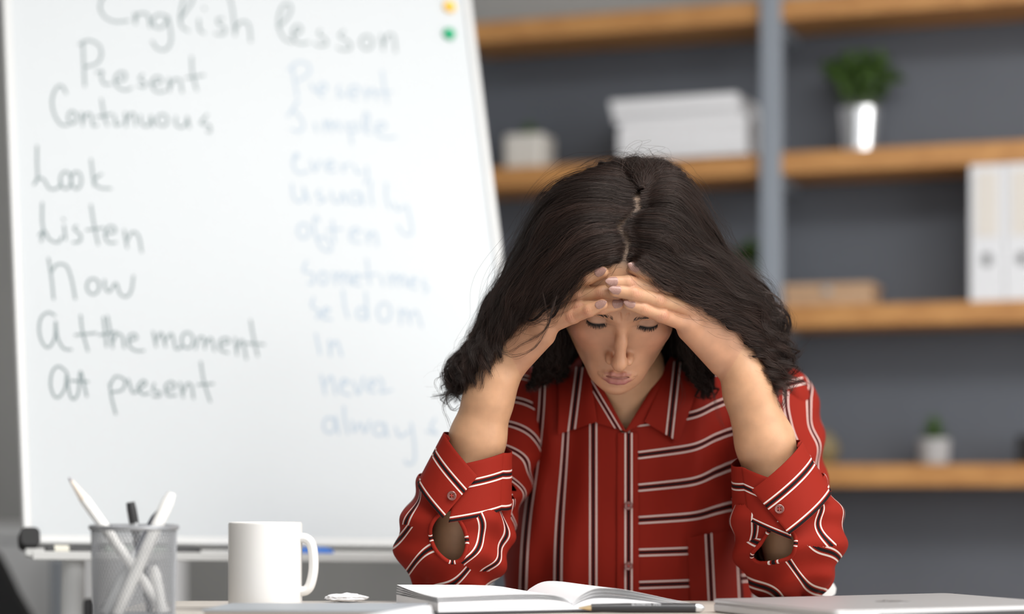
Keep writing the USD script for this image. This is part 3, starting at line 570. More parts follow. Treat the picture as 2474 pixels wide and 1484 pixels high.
# ------------------------------------------------------------------ open diary
NEAR = desk_d(1481)
sp0 = np.array([(1384 - CX) / FPX * NEAR, NEAR]); farD = FAR - .075
sp1 = np.array([(1262 - CX) / FPX * farD, farD])          # far end of the spine
Dax = (sp1 - sp0); DL = np.linalg.norm(Dax); Dax /= DL
Rax = np.array([Dax[1], -Dax[0]])
wl, wr = (1384 - 1046) / FPX * NEAR, (1705 - 1384) / FPX * NEAR
dy = thing('open_diary', 'open hardback diary with white pages, lying in front of the woman', 'book', (*sp0, DZ))
def bookpt(s, t, z): return np.concatenate([sp0 + Rax * s + Dax * t, [DZ + z]])
def page_sheet(prof, t0, t1, th, nt=8, curl=0):
    """a curved sheet: prof = [(s, z), ...] across, swept along the spine direction, with thickness"""
    pr = spline([(s, z, 0) for s, z in prof], 28)[:, :2]; tt = np.linspace(t0, t1, nt); v = []
    for zz in (0, -th):
        for i, t in enumerate(tt):
            for s, z in pr: v.append(bookpt(s, t, z + zz + curl * (i / (nt - 1)) ** 2 * abs(s) / .15))
    n, k = len(pr), nt * len(pr); f = []
    for i in range(nt - 1):
        for j in range(n - 1):
            a = i * n + j; f += [(a, a + 1, a + n + 1), (a, a + n + 1, a + n)]; b = a + k; f += [(b, b + n + 1, b + 1), (b, b + n, b + n + 1)]
    ed = [[i * n for i in range(nt)], [i * n + n - 1 for i in range(nt)], list(range(n)), [(nt - 1) * n + j for j in range(n)]]
    for e_ in ed:
        for a, b in zip(e_[:-1], e_[1:]): f += [(a, b, b + k), (a, b + k, a + k)]
    return np.array(v), np.array(f)
M_cov = mat('diary_cover_black', (.02, .02, .024), .5)
part('cover', cat(tf(box(wl + .006, DL + .006, .003, .001, (-wl / 2 - .002, DL / 2, .0019)), frame(np.array([*sp0, DZ]), [*Rax, 0], [*Dax, 0], Z3)), tf(box(wr + .004, DL + .006, .003, .001, (wr / 2, DL / 2, .0019)), frame(np.array([*sp0, DZ]), [*Rax, 0], [*Dax, 0], Z3))), M_cov, dy)
lt = [(0, .010), (-.012, .0165), (-.035, .0200), (-.075, .0205), (-.12, .0195), (-wl, .0185)]
rt = [(0, .011), (.010, .020), (.028, .0275), (.055, .0265), (.09, .020), (.12, .0135), (wr, .0075)]
def block(prof, base, t0, t1):
    """the pages below the topmost ones, a solid with a curved top"""
    pr = spline([(s, z, 0) for s, z in prof], 26)[:, :2]
    pg = Polygon(list(map(tuple, pr)) + [(pr[-1, 0], base), (pr[0, 0], base)])
    return extrude(pg.buffer(0), t1 - t0, frame(np.array([*(sp0 + Dax * t1), DZ]), [*Rax, 0], Z3, [*-Dax, 0]))
M_pages = mat('page_edges', (.80, .80, .82), .8, bumpscale=900, bump=.2)
part('page_block', block([(s, z * .72 + .001) for s, z in lt], .0037, .0, DL - .002), M_pages, dy)
part('page_block', block([(s, z * .52 + .001) for s, z in rt], .0037, .0, DL - .002), M_pages, dy)
for k in range(5):                                       # loose leaves above each block
    q = .76 + k * .06; part('page', page_sheet([(s, z * q + .0004 * k) for s, z in lt], .001 + .001 * k, DL - .001 * k, .00035, curl=.0015 * k), M_paper, dy)
for k in range(7):
    q = .58 + k * .07; part('page', page_sheet([(s * (1 - .004 * (k % 3)), z * q) for s, z in rt], .001 + .001 * (k % 2), DL - .003, .0004), M_paper, dy)
# a few handwritten lines on the left page
scr = []
for r in range(2):
    t = .075 + r * .022; x = -wl + .02
    while x < -.04 - .03 * (r == 4):
        L_ = rng.uniform(.008, .022); n_ = max(6, int(L_ / .0012)); xs = np.linspace(x, x + L_, n_)
        zc = np.interp(-xs, [-s for s, z in lt], [z for s, z in lt])
        scr.append(tube([bookpt(a, t + rng.normal(0, .0013), z_ * 1.0 + .0021) for a, z_ in zip(xs, zc)], .00028, 3)); x += L_ + .006
part('handwriting', cat(*scr), mat('pen_ink', (.42, .43, .50), .6), dy, kind='stuff')

# ------------------------------------------------------------------ black pen in front of the diary
pd = desk_d(1480) - .012
q0, q1 = np.array([(1398 - CX) / FPX * pd, pd, DZ + .0058]), np.array([(1702 - CX) / FPX * (pd + .0), pd, DZ + .0058])
pn = thing('ballpoint_pen', 'black ballpoint pen with a gold tip, lying in front of the open diary', 'pen', (q0 + q1) / 2 - Z3 * .0058)
ln = lambda a, b, n=2: np.linspace(q0 + (q1 - q0) * a, q0 + (q1 - q0) * b, n)
part('tip', tube(ln(0, .1, 4), [.0006, .0015, .0026, .0034], 16), M_gold, pn)
part('barrel', tube(ln(.1, .93, 4), [.0046, .0056, .0056, .0056], 24), M_black, pn)
part('end_cap', tube(ln(.93, 1.0, 4), [.0055, .0055, .0048, .002], 20), mat('silver_cap', (.66, .67, .68), .3, metallic=.8), pn)
tm = meshkit.text_mesh('BUSINESS  PEN', .0032, .0002); 
part('lettering', tf(tm, frame(q0 + (q1 - q0) * .42 + np.array([0, -.0045, .0034 - .0005]), (1, 0, 0), (0, .5, .866), (0, -.866, .5))), mat('letter_grey', (.45, .46, .48), .5), pn, smooth=False)

# ------------------------------------------------------------------ closed laptop at the front right
LH = .0155
cornr = np.array([(2018 - CX) / FPX * 2.235, 2.235]); left = np.array(dpx(1716, 1447, LH)); w_ = left - cornr; w_ /= np.linalg.norm(w_)
if False: pass
e2 = np.array([-w_[1], w_[0]]); e2 = e2 if e2[0] > 0 else -e2
lw, ll = np.linalg.norm(left - cornr), .325
lp = thing('laptop', 'closed silver aluminium laptop lying at the right end of the desk', 'laptop', (*(cornr + w_ * lw / 2 + e2 * ll / 2), DZ))
LMx = frame(np.array([*(cornr + w_ * lw / 2 + e2 * ll / 2), DZ]), [*e2, 0], [*w_, 0], Z3)
part('base', tf(rbox(ll, lw, .0095, .012, (0, 0, .0058), .0015), LMx), M_alumin, lp)
part('lid', tf(rbox(ll, lw, .0047, .012, (0, 0, LH - .0024), .0012), LMx), M_alumin, lp)
part('hinge', tf(box(ll - .1, .006, .0068, .002, (.003, -lw / 2 - .0015, .0085)), LMx), M_black, lp)
lg = Point(0, 0).buffer(.016, quad_segs=12).union(Point(.007, .004).buffer(.014)).union(Point(-.007, .004).buffer(.014)) - Point(.024, .004).buffer(.0105)
lg = lg.union(shapely.affinity.rotate(Point(0, 0).buffer(1).intersection(Point(1.1, 0).buffer(1)), 40).buffer(0)) if False else lg
part('lid_emblem', extrude(unary_union([lg, shapely.affinity.translate(shapely.affinity.rotate(shapely.affinity.scale(Point(0, 0).buffer(1), .003, .0065), -35), .004, .0255)]), .0002, LMx @ frame(np.array([0, 0, LH]), *np.eye(3))), mat('emblem_grey', (.50, .50, .51), .3, metallic=.8), lp, smooth=False)
for a in (-1, 1):
    for b in (-1, 1): part('foot', tf(lathe([(0, 0), (.006, 0), (.007, .0011), (0, .0011)], 16, (a * (ll / 2 - .03), b * (lw / 2 - .03), 0)), LMx), M_black, lp)
# ------------------------------------------------------------------ implicit surfaces: one continuous skin from joints and radii
class RC:                                                # round cone between two joints
    def __init__(s, a, ra, b, rb):
        s.a, s.b, s.ra, s.rb = np.array(a, float), np.array(b, float), ra, rb
        s.c = (s.a + s.b) / 2; s.r = np.linalg.norm(s.b - s.a) / 2 + max(ra, rb)
    def ev(s, p):
        ba = s.b - s.a; l2 = ba @ ba; rr = s.ra - s.rb; a2 = l2 - rr * rr; il2 = 1 / l2
        pa = p - s.a; y = pa @ ba; z = y - l2; q = pa * l2 - ba * y[:, None]; x2 = np.einsum('ij,ij->i', q, q)
        y2 = y * y * l2; z2 = z * z * l2; k = np.sign(rr) * rr * rr * x2
        return np.where(np.sign(z) * a2 * z2 > k, np.sqrt(x2 + z2) * il2 - s.rb, np.where(np.sign(y) * a2 * y2 < k, np.sqrt(x2 + y2) * il2 - s.ra, (np.sqrt(x2 * a2 * il2) + y * rr) * il2 - s.ra))
class EL:                                                # ellipsoid with axes R (rows)
    def __init__(s, c, r, R=np.eye(3)):
        s.c, s.rad, s.R = np.array(c, float), np.array(r, float), np.array(R, float); s.r = s.rad.max()
    def ev(s, p):
        q = (p - s.c) @ s.R.T / s.rad; k0 = np.sqrt(np.einsum('ij,ij->i', q, q)) + 1e-9; q = q / s.rad; k1 = np.sqrt(np.einsum('ij,ij->i', q, q)) + 1e-9
        return k0 * (k0 - 1) / k1
class FO:                                                # a distance with folds laid into it
    def __init__(s, n, fn): s.n, s.fn = n, fn
class UN:                                                # smooth union
    def __init__(s, k, *ch): s.k, s.ch = k, ch
class SB:                                                # smooth difference
    def __init__(s, k, a, b): s.k, s.a, s.b = k, a, b
def smin(a, b, k):
    if k <= 0: return np.minimum(a, b)
    h = np.maximum(k - np.abs(a - b), 0) / k
    return np.minimum(a, b) - h * h * k * .25
def ev(n, p, c=None, hd=0):                              # c: a block's number, to leave out the joints too far from it
    if isinstance(n, UN):
        o = None
        for x in n.ch:
            d = ev(x, p, c, hd)
            if d is not None: o = d if o is None else smin(o, d, n.k)
        return o
    if isinstance(n, FO):
        d = ev(n.n, p, c, hd)
        return None if d is None else d - n.fn(p)
    if isinstance(n, SB):
        a = ev(n.a, p, c, hd)
        if a is None: return None
        b = ev(n.b, p, c, hd)
        return a if b is None else -smin(-a, b, n.k)
    if c is not None and n.far[c]: return None
    return n.ev(p)
def leaves(n): return [y for x in n.ch for y in leaves(x)] if isinstance(n, UN) else leaves(n.n) if isinstance(n, FO) else leaves(n.a) + leaves(n.b) if isinstance(n, SB) else [n]
def field(node, p):
    """the distance at many scattered points"""
    out = np.empty(len(p))
    for i in range(0, len(p), 40000): out[i:i + 40000] = ev(node, p[i:i + 40000])
    return out
def skin(node, lo, hi, h, B=12, keep=None, cut=.03):
    """surface nets over the blocks that the surface passes through -> vertices, triangles, normals"""
    lo = np.array(lo, float); nb = np.ceil((np.array(hi) - lo) / (h * B)).astype(int)
    I = np.stack(np.meshgrid(*[np.arange(k) for k in nb], indexing='ij'), -1).reshape(-1, 3)
    cen = lo + (I + .5) * h * B; hd = h * B * .8661
    if keep is not None: sel = keep(cen); I, cen = I[sel], cen[sel]
    d = field(node, cen); sel = np.abs(d) < hd * 1.7 + .004
    I, cen = I[sel], cen[sel]
    for x in leaves(node): x.far = x.ev(cen) > hd + cut
    g = np.stack(np.meshgrid(*[np.arange(B + 1)] * 3, indexing='ij'), -1).reshape(-1, 3)
    n1 = nb * B + 2
    corner = np.array(list(np.ndindex(2, 2, 2))); edges = [(a, b) for a in range(8) for b in range(a + 1, 8) if np.abs(corner[a] - corner[b]).sum() == 1]
    VID, VP, VN, Q = [], [], [], []
    for c, bi in enumerate(I):
        p = lo + (bi * B + g) * h
        v = ev(node, p, c, hd)
        if v is None: continue
        v = v.reshape(B + 1, B + 1, B + 1); s = v < 0
        if not s.any() or s.all(): continue
        cs = np.stack([s[a:B + a, b:B + b, e:B + e] for a, b, e in corner], -1).reshape(-1, 8); cv = np.stack([v[a:B + a, b:B + b, e:B + e] for a, b, e in corner], -1).reshape(-1, 8)
        act = np.where(cs.any(1) & ~cs.all(1))[0]
        if not len(act): continue
        cv, cs_ = cv[act], cs[act]; acc = np.zeros((len(act), 3)); cnt = np.zeros(len(act))
        for a, b in edges:
            x = cs_[:, a] != cs_[:, b]; t = np.where(x, cv[:, a] / np.where(x, cv[:, a] - cv[:, b], 1), 0)
            acc += np.where(x[:, None], corner[a] + t[:, None] * (corner[b] - corner[a]), 0); cnt += x
        loc = np.stack(np.unravel_index(act, (B, B, B)), 1); G = bi * B + loc
        pos = lo + (G + acc / cnt[:, None]) * h
        e = .0004; nrm = None
        for it in range(1):
            v0 = ev(node, pos, c, hd); gr = np.stack([ev(node, pos + np.eye(3)[k] * e, c, hd) for k in range(3)], 1)
            gr = (gr - v0[:, None]) / e; gl = np.linalg.norm(gr, axis=1, keepdims=True) + 1e-9; nrm = gr / gl
            pos = pos - nrm * np.clip(v0 / gl[:, 0], -h * .6, h * .6)[:, None]
        VID.append((G[:, 0] * n1[1] + G[:, 1]) * n1[2] + G[:, 2]); VP.append(pos); VN.append(nrm)
        for ax in range(3):
            o = [0, 0, 0]; o[ax] = 1
            s0 = s[:B, :B, :B]; s1 = s[o[0]:B + o[0], o[1]:B + o[1], o[2]:B + o[2]]
            L = np.stack(np.where(s0 != s1), 1)
            if not len(L): continue
            ins = s0[tuple(L.T)]; Gc = bi * B + L; u, w = (ax + 1) % 3, (ax + 2) % 3; quad = []
            for du, dw in ((-1, -1), (0, -1), (0, 0), (-1, 0)):
                q = Gc.copy(); q[:, u] += du; q[:, w] += dw; quad.append((q[:, 0] * n1[1] + q[:, 1]) * n1[2] + q[:, 2])
            quad = np.stack(quad, 1); quad[~ins] = quad[~ins][:, ::-1]; Q.append(quad)
    ids = np.concatenate(VID); order = np.argsort(ids); ids = ids[order]; V = np.vstack(VP)[order]; Nn = np.vstack(VN)[order]
    Q = np.vstack(Q); k = np.clip(np.searchsorted(ids, Q), 0, len(ids) - 1); ok = (ids[k] == Q).all(1); k = k[ok]
    return V, np.vstack([k[:, [0, 1, 2]], k[:, [0, 2, 3]]]), Nn

# ------------------------------------------------------------------ the woman: joints
mm = .001
TH_, RO = math.radians(39), math.radians(3.5)
HXv = np.array([math.cos(RO), 0, -math.sin(RO)])
def rol(v): return np.array([v[0] * math.cos(RO) + v[2] * math.sin(RO), v[1], -v[0] * math.sin(RO) + v[2] * math.cos(RO)])
HF, HU = rol(np.array([0, -math.cos(TH_), -math.sin(TH_)])), rol(np.array([0, -math.sin(TH_), math.cos(TH_)]))
HC = P(1503, 783, 2.624) - HF * .072
HM = np.stack([HXv, HF, HU])                             # rows: right, forward (out of the face), up
def H(x, y, z): return HC + (HXv * x + HF * y + HU * z) * mm
def hel(x, y, z, rx, ry, rz, tilt=0):
    c, s = math.cos(tilt), math.sin(tilt); T = np.array([[1, 0, 0], [0, c, s], [0, -s, c]])
    return EL(H(x, y, z), np.array([rx, ry, rz]) * mm, T @ HM)
def hrc(a, ra, b, rb): return RC(H(*a), ra * mm, H(*b), rb * mm)
def both(f): return [f(-1), f(1)]
NECK0, NECK1 = P(1510, 890, 2.795), P(1512, 1090, 2.862)
skull = UN(.016, hel(0, -16, 34, 78, 103, 98), hel(0, 40, 36, 63, 44, 50), hel(0, 34, -28, 57, 44, 60),
           *both(lambda s: hrc((s * 40, 50, -20), 17, (s * 44, 30, -30), 19)),
           *both(lambda s: hrc((s * 51, 2, -52), 16, (s * 20, 52, -86), 15)), hel(0, 63, -96, 19, 15, 15), hel(0, 60, -69, 34, 22, 27),
           RC(NECK0, .051, NECK1, .053))
brow = UN(.008, skull, *both(lambda s: hel(s * 25, 76, 20, 20, 9.5, 7)), hel(0, 78, 14, 9, 8, 10))
sock = SB(.011, brow, UN(.004, *both(lambda s: hel(s * 31, 88, 3, 15, 14, 9))))
lids = UN(.0035, sock, *both(lambda s: hel(s * 31, 64.2, 4, 14.2, 13.2, 12.5)))
lids = SB(.0016, lids, UN(0, *[hrc((s * (31 + a), 78.2 - .022 * a * a, 1.2 + .007 * a * a), .5, (s * (31 + a + 5), 78.2 - .022 * (a + 5) ** 2, 1.2 + .007 * (a + 5) ** 2), .5) for s in (-1, 1) for a in (-13, -8, -3, 2, 7)]))
lids = SB(.003, lids, UN(0, *[hrc((s * (31 + a), 79.5 - .026 * a * a, 10.4 - .018 * a * a), .5, (s * (31 + a + 6), 79.5 - .026 * (a + 6) ** 2, 10.4 - .018 * (a + 6) ** 2), .5) for s in (-1, 1) for a in (-12, -6, 0, 6)]))
nose = UN(.0075, lids, hrc((0, 78.5, 6), 5.2, (0, 88, -16), 6.2), hrc((0, 88, -16), 6.2, (0, 98.5, -39), 7.6), UN(.008, hel(0, 98.8, -41.5, 7.8, 8.2, 7.4), *both(lambda s: hel(s * 12.2, 85.5, -43, 5.4, 9.5, 6.2)), hrc((0, 96, -50), 3.6, (0, 84, -55), 4)))
nose = SB(.003, nose, UN(0, *both(lambda s: hel(s * 6.8, 92, -53.5, 3.2, 5.0, 3.4))))
nose = SB(.006, nose, UN(0, hrc((-2.6, 88.5, -62), 1, (2.6, 88.5, -62), 1)))
def lipn(pts, rs): return [hrc(a, ra, b, rb) for a, ra, b, rb in zip(pts[:-1], rs[:-1], pts[1:], rs[1:])]
upper = UN(.003, *[x for s in (-1, 1) for x in lipn([(0, 84.6, -67.4), (s * 6.5, 84.8, -66.4), (s * 14.5, 81.0, -68.4), (s * 21.5, 77.0, -71.6)], [2.4, 2.6, 1.7, .6])])
lower = UN(.003, *[x for s in (-1, 1) for x in lipn([(0, 84.2, -78.0), (s * 7, 83.4, -77.5), (s * 14.5, 80.2, -75.2), (s * 21, 77.0, -72.7)], [6.0, 5.6, 3.3, .7])])
face = UN(.0045, nose, upper, lower)
mouthline = UN(0, *[x for s in (-1, 1) for x in lipn([(0, 86.9, -71.2), (s * 7, 86.5, -70.7), (s * 15, 81.8, -71.8), (s * 23, 77.0, -73.2)], [.7, .7, .6, .4])])
face = SB(.0016, face, mouthline)
face = SB(.012, face, UN(0, hel(0, 92, -88.5, 16, 8, 3.4)))
face = SB(.004, face, UN(0, *[hrc((s * 3.6, 89.5, 16), .5, (s * 5.2, 87.6, 27), .4) for s in (-1, 1)]))   # frown lines
HEAD = face

def hand(sg, W_, wr, mcp, fing, thumb, hypo, inner):
    """sg -1: her right hand (left in the picture). fing: per finger the joints PIP, DIP, tip as (px, py, depth)"""
    RAD = [(10.4, 9.7, 8.8, 7.5), (10.6, 10.0, 8.9, 7.6), (10.2, 9.6, 8.6, 7.3), (9.8, 8.5, 7.6, 6.5)]
    fs = []; info = []
    pm = []
    for k, (m_, f_) in enumerate(zip(mcp, fing)):
        J = [P(*m_)] + [P(*x) for x in f_]; r = [x * mm for x in RAD[k]]
        ch = [RC(J[i], r[i], J[i + 1], r[i + 1]) for i in range(3)]
        dj = (J[2] - J[0]); dj /= np.linalg.norm(dj); nrm = np.array([0, -1.0, 0]); nrm -= dj * (nrm @ dj); nrm /= np.linalg.norm(nrm)
        ch += [EL(J[1] + nrm * r[1] * .16, np.array([.0088, .0084, .0080]) * r[1] / .0096)]
        fs.append(UN(.0028, *ch)); info.append((J, r, nrm))
        wb = P(W_[0] + inner[k][0], W_[1] + inner[k][1], W_[2] + inner[k][2])
        pm.append(RC(wb, .0155, J[0] - nrm * -.000, .0115)); pm.append(EL(J[0] + nrm * .0035, np.array([.0098, .0098, .0092])))
    palm = UN(.012, *pm, *[RC(P(*a), ra * mm, P(*b), rb * mm) for a, ra, b, rb in hypo])
    T = [P(*x) for x in thumb[0]]; th = UN(.004, *[RC(T[i], thumb[1][i] * mm, T[i + 1], thumb[1][i + 1] * mm) for i in range(len(T) - 1)])
    return UN(.007, UN(.012, palm, *wr), UN(.0006, *fs), th), info
LW, RW = (1212, 886, 2.655), (1788, 874, 2.655)
LE, RE = (1090, 1364, 2.692), (1916, 1362, 2.692)
def chain(*js): return [RC(P(*a), ra * mm, P(*b), rb * mm) for (a, ra), (b, rb) in zip(js[:-1], js[1:])]
Larm = chain(((1214, 890, 2.655), 21), ((1197, 921, 2.657), 26.5)) + chain(((1197, 921, 2.657), 26.5), ((1180, 965, 2.661), 30), ((1154, 1060, 2.670), 34), (LE, 33))
Rarm = chain(((1786, 878, 2.655), 22), ((1799, 912, 2.657), 26.5)) + chain(((1799, 912, 2.657), 26.5), ((1808, 949, 2.661), 29.5), ((1848, 1068, 2.670), 35.5), (RE, 33))
LHAND, LINFO = hand(-1, LW, Larm[:1], [(1326, 694, 2.634), (1312, 728, 2.622), (1306, 762, 2.617), (1319, 792, 2.614)],
    [[(1388, 686, 2.602), (1424, 669, 2.582), (1455, 658, 2.573)], [(1404, 712, 2.596), (1455, 708, 2.582), (1494, 712, 2.5775)], [(1402, 745, 2.594), (1456, 742, 2.5815), (1494, 736, 2.578)], [(1385, 765, 2.590), (1424, 750, 2.573), (1455, 736, 2.566)]],
    ([(1218, 850, 2.668), (1262, 745, 2.672), (1318, 680, 2.664), (1362, 640, 2.652)], [17, 12.5, 11, 9]),
    [((1243, 880, 2.655), 15.5, (1314, 812, 2.622), 13.0), ((1205, 850, 2.660), 15, (1300, 720, 2.628), 12)],
    [(-12, -32, .002), (-4, -22, 0), (6, -10, 0), (16, -2, .001)])
RHAND, RINFO = hand(1, RW, Rarm[:1], [(1672, 684, 2.624), (1684, 715, 2.620), (1681, 750, 2.614), (1662, 785, 2.613)],
    [[(1604, 679, 2.580), (1562, 661, 2.568), (1530, 647, 2.565)], [(1577, 696, 2.580), (1518, 684, 2.565), (1478, 683, 2.5625)], [(1588, 725, 2.577), (1530, 709, 2.563), (1486, 703, 2.5610)], [(1597, 762, 2.583), (1554, 746, 2.571), (1519, 736, 2.567)]],
    ([(1785, 838, 2.668), (1740, 735, 2.672), (1690, 670, 2.664), (1648, 635, 2.652)], [17, 12.5, 11, 9]),
    [((1742, 880, 2.655), 15.0, (1664, 800, 2.622), 12.5), ((1790, 838, 2.660), 16, (1692, 706, 2.628), 12)],
    [(4, -34, .002), (-2, -22, 0), (-10, -10, 0), (-20, -1, .001)])
SHL, SHR = P(1240, 992, 2.885), P(1862, 990, 2.875)
trunk = UN(.03, RC(NECK1, .053, P(1512, 1180, 2.90), .06), RC(P(1512, 1180, 2.90), .06, P(1512, 1560, 2.95), .07), RC(SHL, .036, P(1512, 1130, 2.875), .05), RC(SHR, .036, P(1512, 1130, 2.875), .05),
            RC(SHL, .034, P(*LE), .032), RC(SHR, .034, P(*RE), .032), EL(P(1510, 1085, 2.85), (.075, .042, .05)))
BODY = UN(0, UN(.03, HEAD, trunk), UN(.012, LHAND, *Larm[1:]), UN(.012, RHAND, *Rarm[1:]))
BODY.ch = (UN(.02, HEAD, trunk), UN(.01, LHAND, *Larm[1:]), UN(.01, RHAND, *Rarm[1:]))
# ------------------------------------------------------------------ the woman: skin, nails, lashes, brows
def in_fine(c):
    q = PX(c); back = ((c - HC) @ HF < .012) & (np.linalg.norm(c - HC, axis=1) < .19) & (np.abs(c[:, 0] - HC[0]) < .105)
    return (c[:, 1] < 2.745) & (q[:, 1] < 1345) & ~back
S1 = skin(BODY, (-.22, 2.53, .68), (.5, 3.05, 1.32), .0013, keep=lambda c: np.any([in_fine(c + np.array(o) * .011) for o in ((0, 0, 0), (1, 0, 0), (-1, 0, 0), (0, 1, 0), (0, -1, 0), (0, 0, 1), (0, 0, -1))], axis=0))
S2 = skin(BODY, (-.22, 2.53, .60), (.5, 3.10, 1.32), .0038, B=8, keep=lambda c: ~in_fine(c))
V = np.vstack([S1[0], S2[0]]); F_ = np.vstack([S1[1], S2[1] + len(S1[0])]); Nv = np.vstack([S1[2], S2[2]])
G_ = lambda p, c, r: np.exp(-np.einsum('ij,ij->i', p - c, p - c) / (r * r))
tint = np.tile(np.array([.46, .252, .14]), (len(V), 1))
def blend(w, col):
    global tint
    w = np.clip(w, 0, 1)[:, None]; tint = tint * (1 - w) + np.array(col) * w
L_ = (V - HC) @ HM.T / mm; head = np.linalg.norm(V - HC, axis=1) < .17
blend(np.where(head & (L_[:, 1] > 20) & (L_[:, 2] < 40), 1, 0) * np.clip((L_[:, 1] - 20) / 25, 0, 1) * .6, (.425, .205, .122))
nearlip = np.where(head & (np.abs(L_[:, 0]) < 32) & (np.abs(L_[:, 2] + 71) < 22))[0]; lipw = np.zeros(len(V))
lipw[nearlip] = np.maximum(np.clip(.75 - field(upper, V[nearlip]) / .0009, 0, 1), np.clip(.85 - field(lower, V[nearlip]) / .0010, 0, 1)) * np.clip((22.5 - np.abs(L_[nearlip, 0])) / 6, 0, 1); blend(lipw * .95, (.275, .092, .085))
lipw[:] = 0; lipw[nearlip] = np.clip(1.2 - field(mouthline, V[nearlip]) / .0014, 0, 1) * np.clip((21 - np.abs(L_[nearlip, 0])) / 8, 0, 1); blend(lipw * .5, (.13, .042, .036))  # shade in the groove between the lips, put into the skin tint
for s in (-1, 1):
    blend(np.where(head, G_(V, H(s * 44, 54, -26), .026), 0) * .5, (.44, .175, .11))
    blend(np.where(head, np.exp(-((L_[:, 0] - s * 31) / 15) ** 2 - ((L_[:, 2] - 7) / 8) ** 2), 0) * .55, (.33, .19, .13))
    blend(np.where(head, np.exp(-((L_[:, 0] - s * 31) / 13) ** 2 - ((L_[:, 2] - 1.2 - .007 * (L_[:, 0] - s * 31) ** 2) / 1.3) ** 2), 0) * .9, (.05, .03, .025))
blend(np.where(head & (L_[:, 2] > 72), np.clip((L_[:, 2] - 80) / 9, 0, 1), 0) * .92, (.215, .15, .11))
for info in (LINFO, RINFO):
    for J, r, n_ in info:
        d_ = J[2] - J[0]; d_ /= np.linalg.norm(d_)
        for j, amp, wl_ in ((J[1] + n_ * r[1], .00042, .0031), (J[2] + n_ * r[2], .00022, .0026)):
            w = G_(V, j, .0072); near = w > .02; u = (V[near] - j) @ d_; cr = np.cross(n_, d_); v_ = (V[near] - j) @ cr
            ph = u * (1 + 900 * v_ * v_ * 20) ; wave = np.cos(2 * np.pi * ph / wl_ + .6)
            V[near] -= Nv[near] * (amp * w[near] * (.5 + .5 * wave) ** 2)[:, None]
            blend(w * .4, (.46, .195, .12)); ww = np.zeros(len(V)); ww[near] = w[near] * (.5 + .5 * wave) ** 4 * .8; blend(ww, (.36, .14, .09))
        blend(G_(V, J[3] + n_ * .002, .009) * .35, (.48, .215, .135))
M_skin = usdkit.material(stage, '/World/Looks/skin', {
    'a': ('attribute', dict(attribute='tint')), 'tc': ('texture_coordinate', {}), 'n': ('noise_texture', dict(scale=55.0, detail=4.0)), 'h': ('map_range', dict(from_min=.3, from_max=.7, to_min=.90, to_max=1.08)),
    'm': ('mix_color', dict(blend_type='multiply', fac=1.0)), 'v': ('noise_texture', dict(scale=1400.0, detail=2.0)), 'b': ('bump', dict(strength=.12, distance=.0004)),
    'p': ('principled_bsdf', dict(roughness=.50, specular_ior_level=.42, subsurface_weight=.16, subsurface_radius=(1, .35, .2), subsurface_scale=.0045))},
    [('tc.object', 'n.vector'), ('n.fac', 'h.value'), ('a.color', 'm.a'), ('h.result', 'm.b'), ('m.result', 'p.base_color'), ('tc.object', 'v.vector'), ('v.fac', 'b.height'), ('b.normal', 'p.normal')], surface='p.BSDF')
wm = thing('person', 'woman in red striped blouse, head bowed, hands on her forehead, elbows on the desk', 'person', P(1512, 1560, 2.93))
body_ = part('body', (V, F_), M_skin, wm, label='bare face, hands and forearms', smooth=True, color=tint)
M_nail = usdkit.material(stage, '/World/Looks/nail_glitter', {'tc': ('texture_coordinate', {}), 'v': ('voronoi_texture', dict(scale=2600.0)), 'r': ('rgb_ramp', dict(ramp=[(0, (.29, .155, .125)), (.8, (.27, .14, .11)), (.93, (.45, .32, .29)), (1, (.52, .4, .37))])),
    'p': ('principled_bsdf', dict(roughness=.42, coat_weight=.25, coat_roughness=.2, metallic=.05))}, [('tc.object', 'v.vector'), ('v.color', 'r.fac'), ('r.color', 'p.base_color')], surface='p.BSDF')
for hi, info in enumerate((LINFO, RINFO)):
    for k, (J, r, n_) in enumerate(info):
        t = J[3] - J[2]; t /= np.linalg.norm(t); n0 = np.array([0, -1.0, .18]); n0 -= t * (n0 @ t); n0 /= np.linalg.norm(n0); s_ = np.cross(n0, t)
        rr = r[3]; hw = rr * .76; l0, l1 = -.0062, rr * .86 + .0024; g = []
        for i in range(15):
            a = i / 14; u = l0 + (l1 - l0) * a; wd = hw * (min(1, (a + .02) / .16) ** .5) * (1 - max(0, (a - .42) / .58) ** 1.9 * .86)
            for j in range(11):
                w = (j / 10 * 2 - 1) * wd; ru = rr + (r[2] - rr) * max(0, -u) / np.linalg.norm(J[3] - J[2]); hgt = math.sqrt(max((ru * 1.03) ** 2 - w * w, 0)) + .0003 - .0022 * a * a
                g.append(J[3] + t * u + s_ * w + n0 * hgt)
        g = np.array(g); f = []
        for i in range(14):
            for j in range(10):
                a = i * 11 + j; f += [(a, a + 11, a + 12), (a, a + 12, a + 1)]
        f = np.array(f); m_ = len(g); nn = n0 * .0007
        rim = [j for j in range(11)] + [i * 11 + 10 for i in range(1, 15)] + [14 * 11 + j for j in range(9, -1, -1)] + [i * 11 for i in range(13, 0, -1)]
        side = []
        for a, b in zip(rim, rim[1:] + rim[:1]): side += [(a, b, b + m_), (a, b + m_, a + m_)]
        vv = np.vstack([g, g - nn]); ff = np.vstack([f, f[:, ::-1] + m_, side])
        if np.cross(vv[f[5][1]] - vv[f[5][0]], vv[f[5][2]] - vv[f[5][0]]) @ n0 < 0: ff = ff[:, ::-1]
        part('fingernail', (vv, ff), M_nail, body_, label='mauve glitter fingernail', smooth=60)
M_lash = mat('lash_black', (.012, .009, .008), .6)
ls, bs = [], []
rl = np.random.default_rng(5)
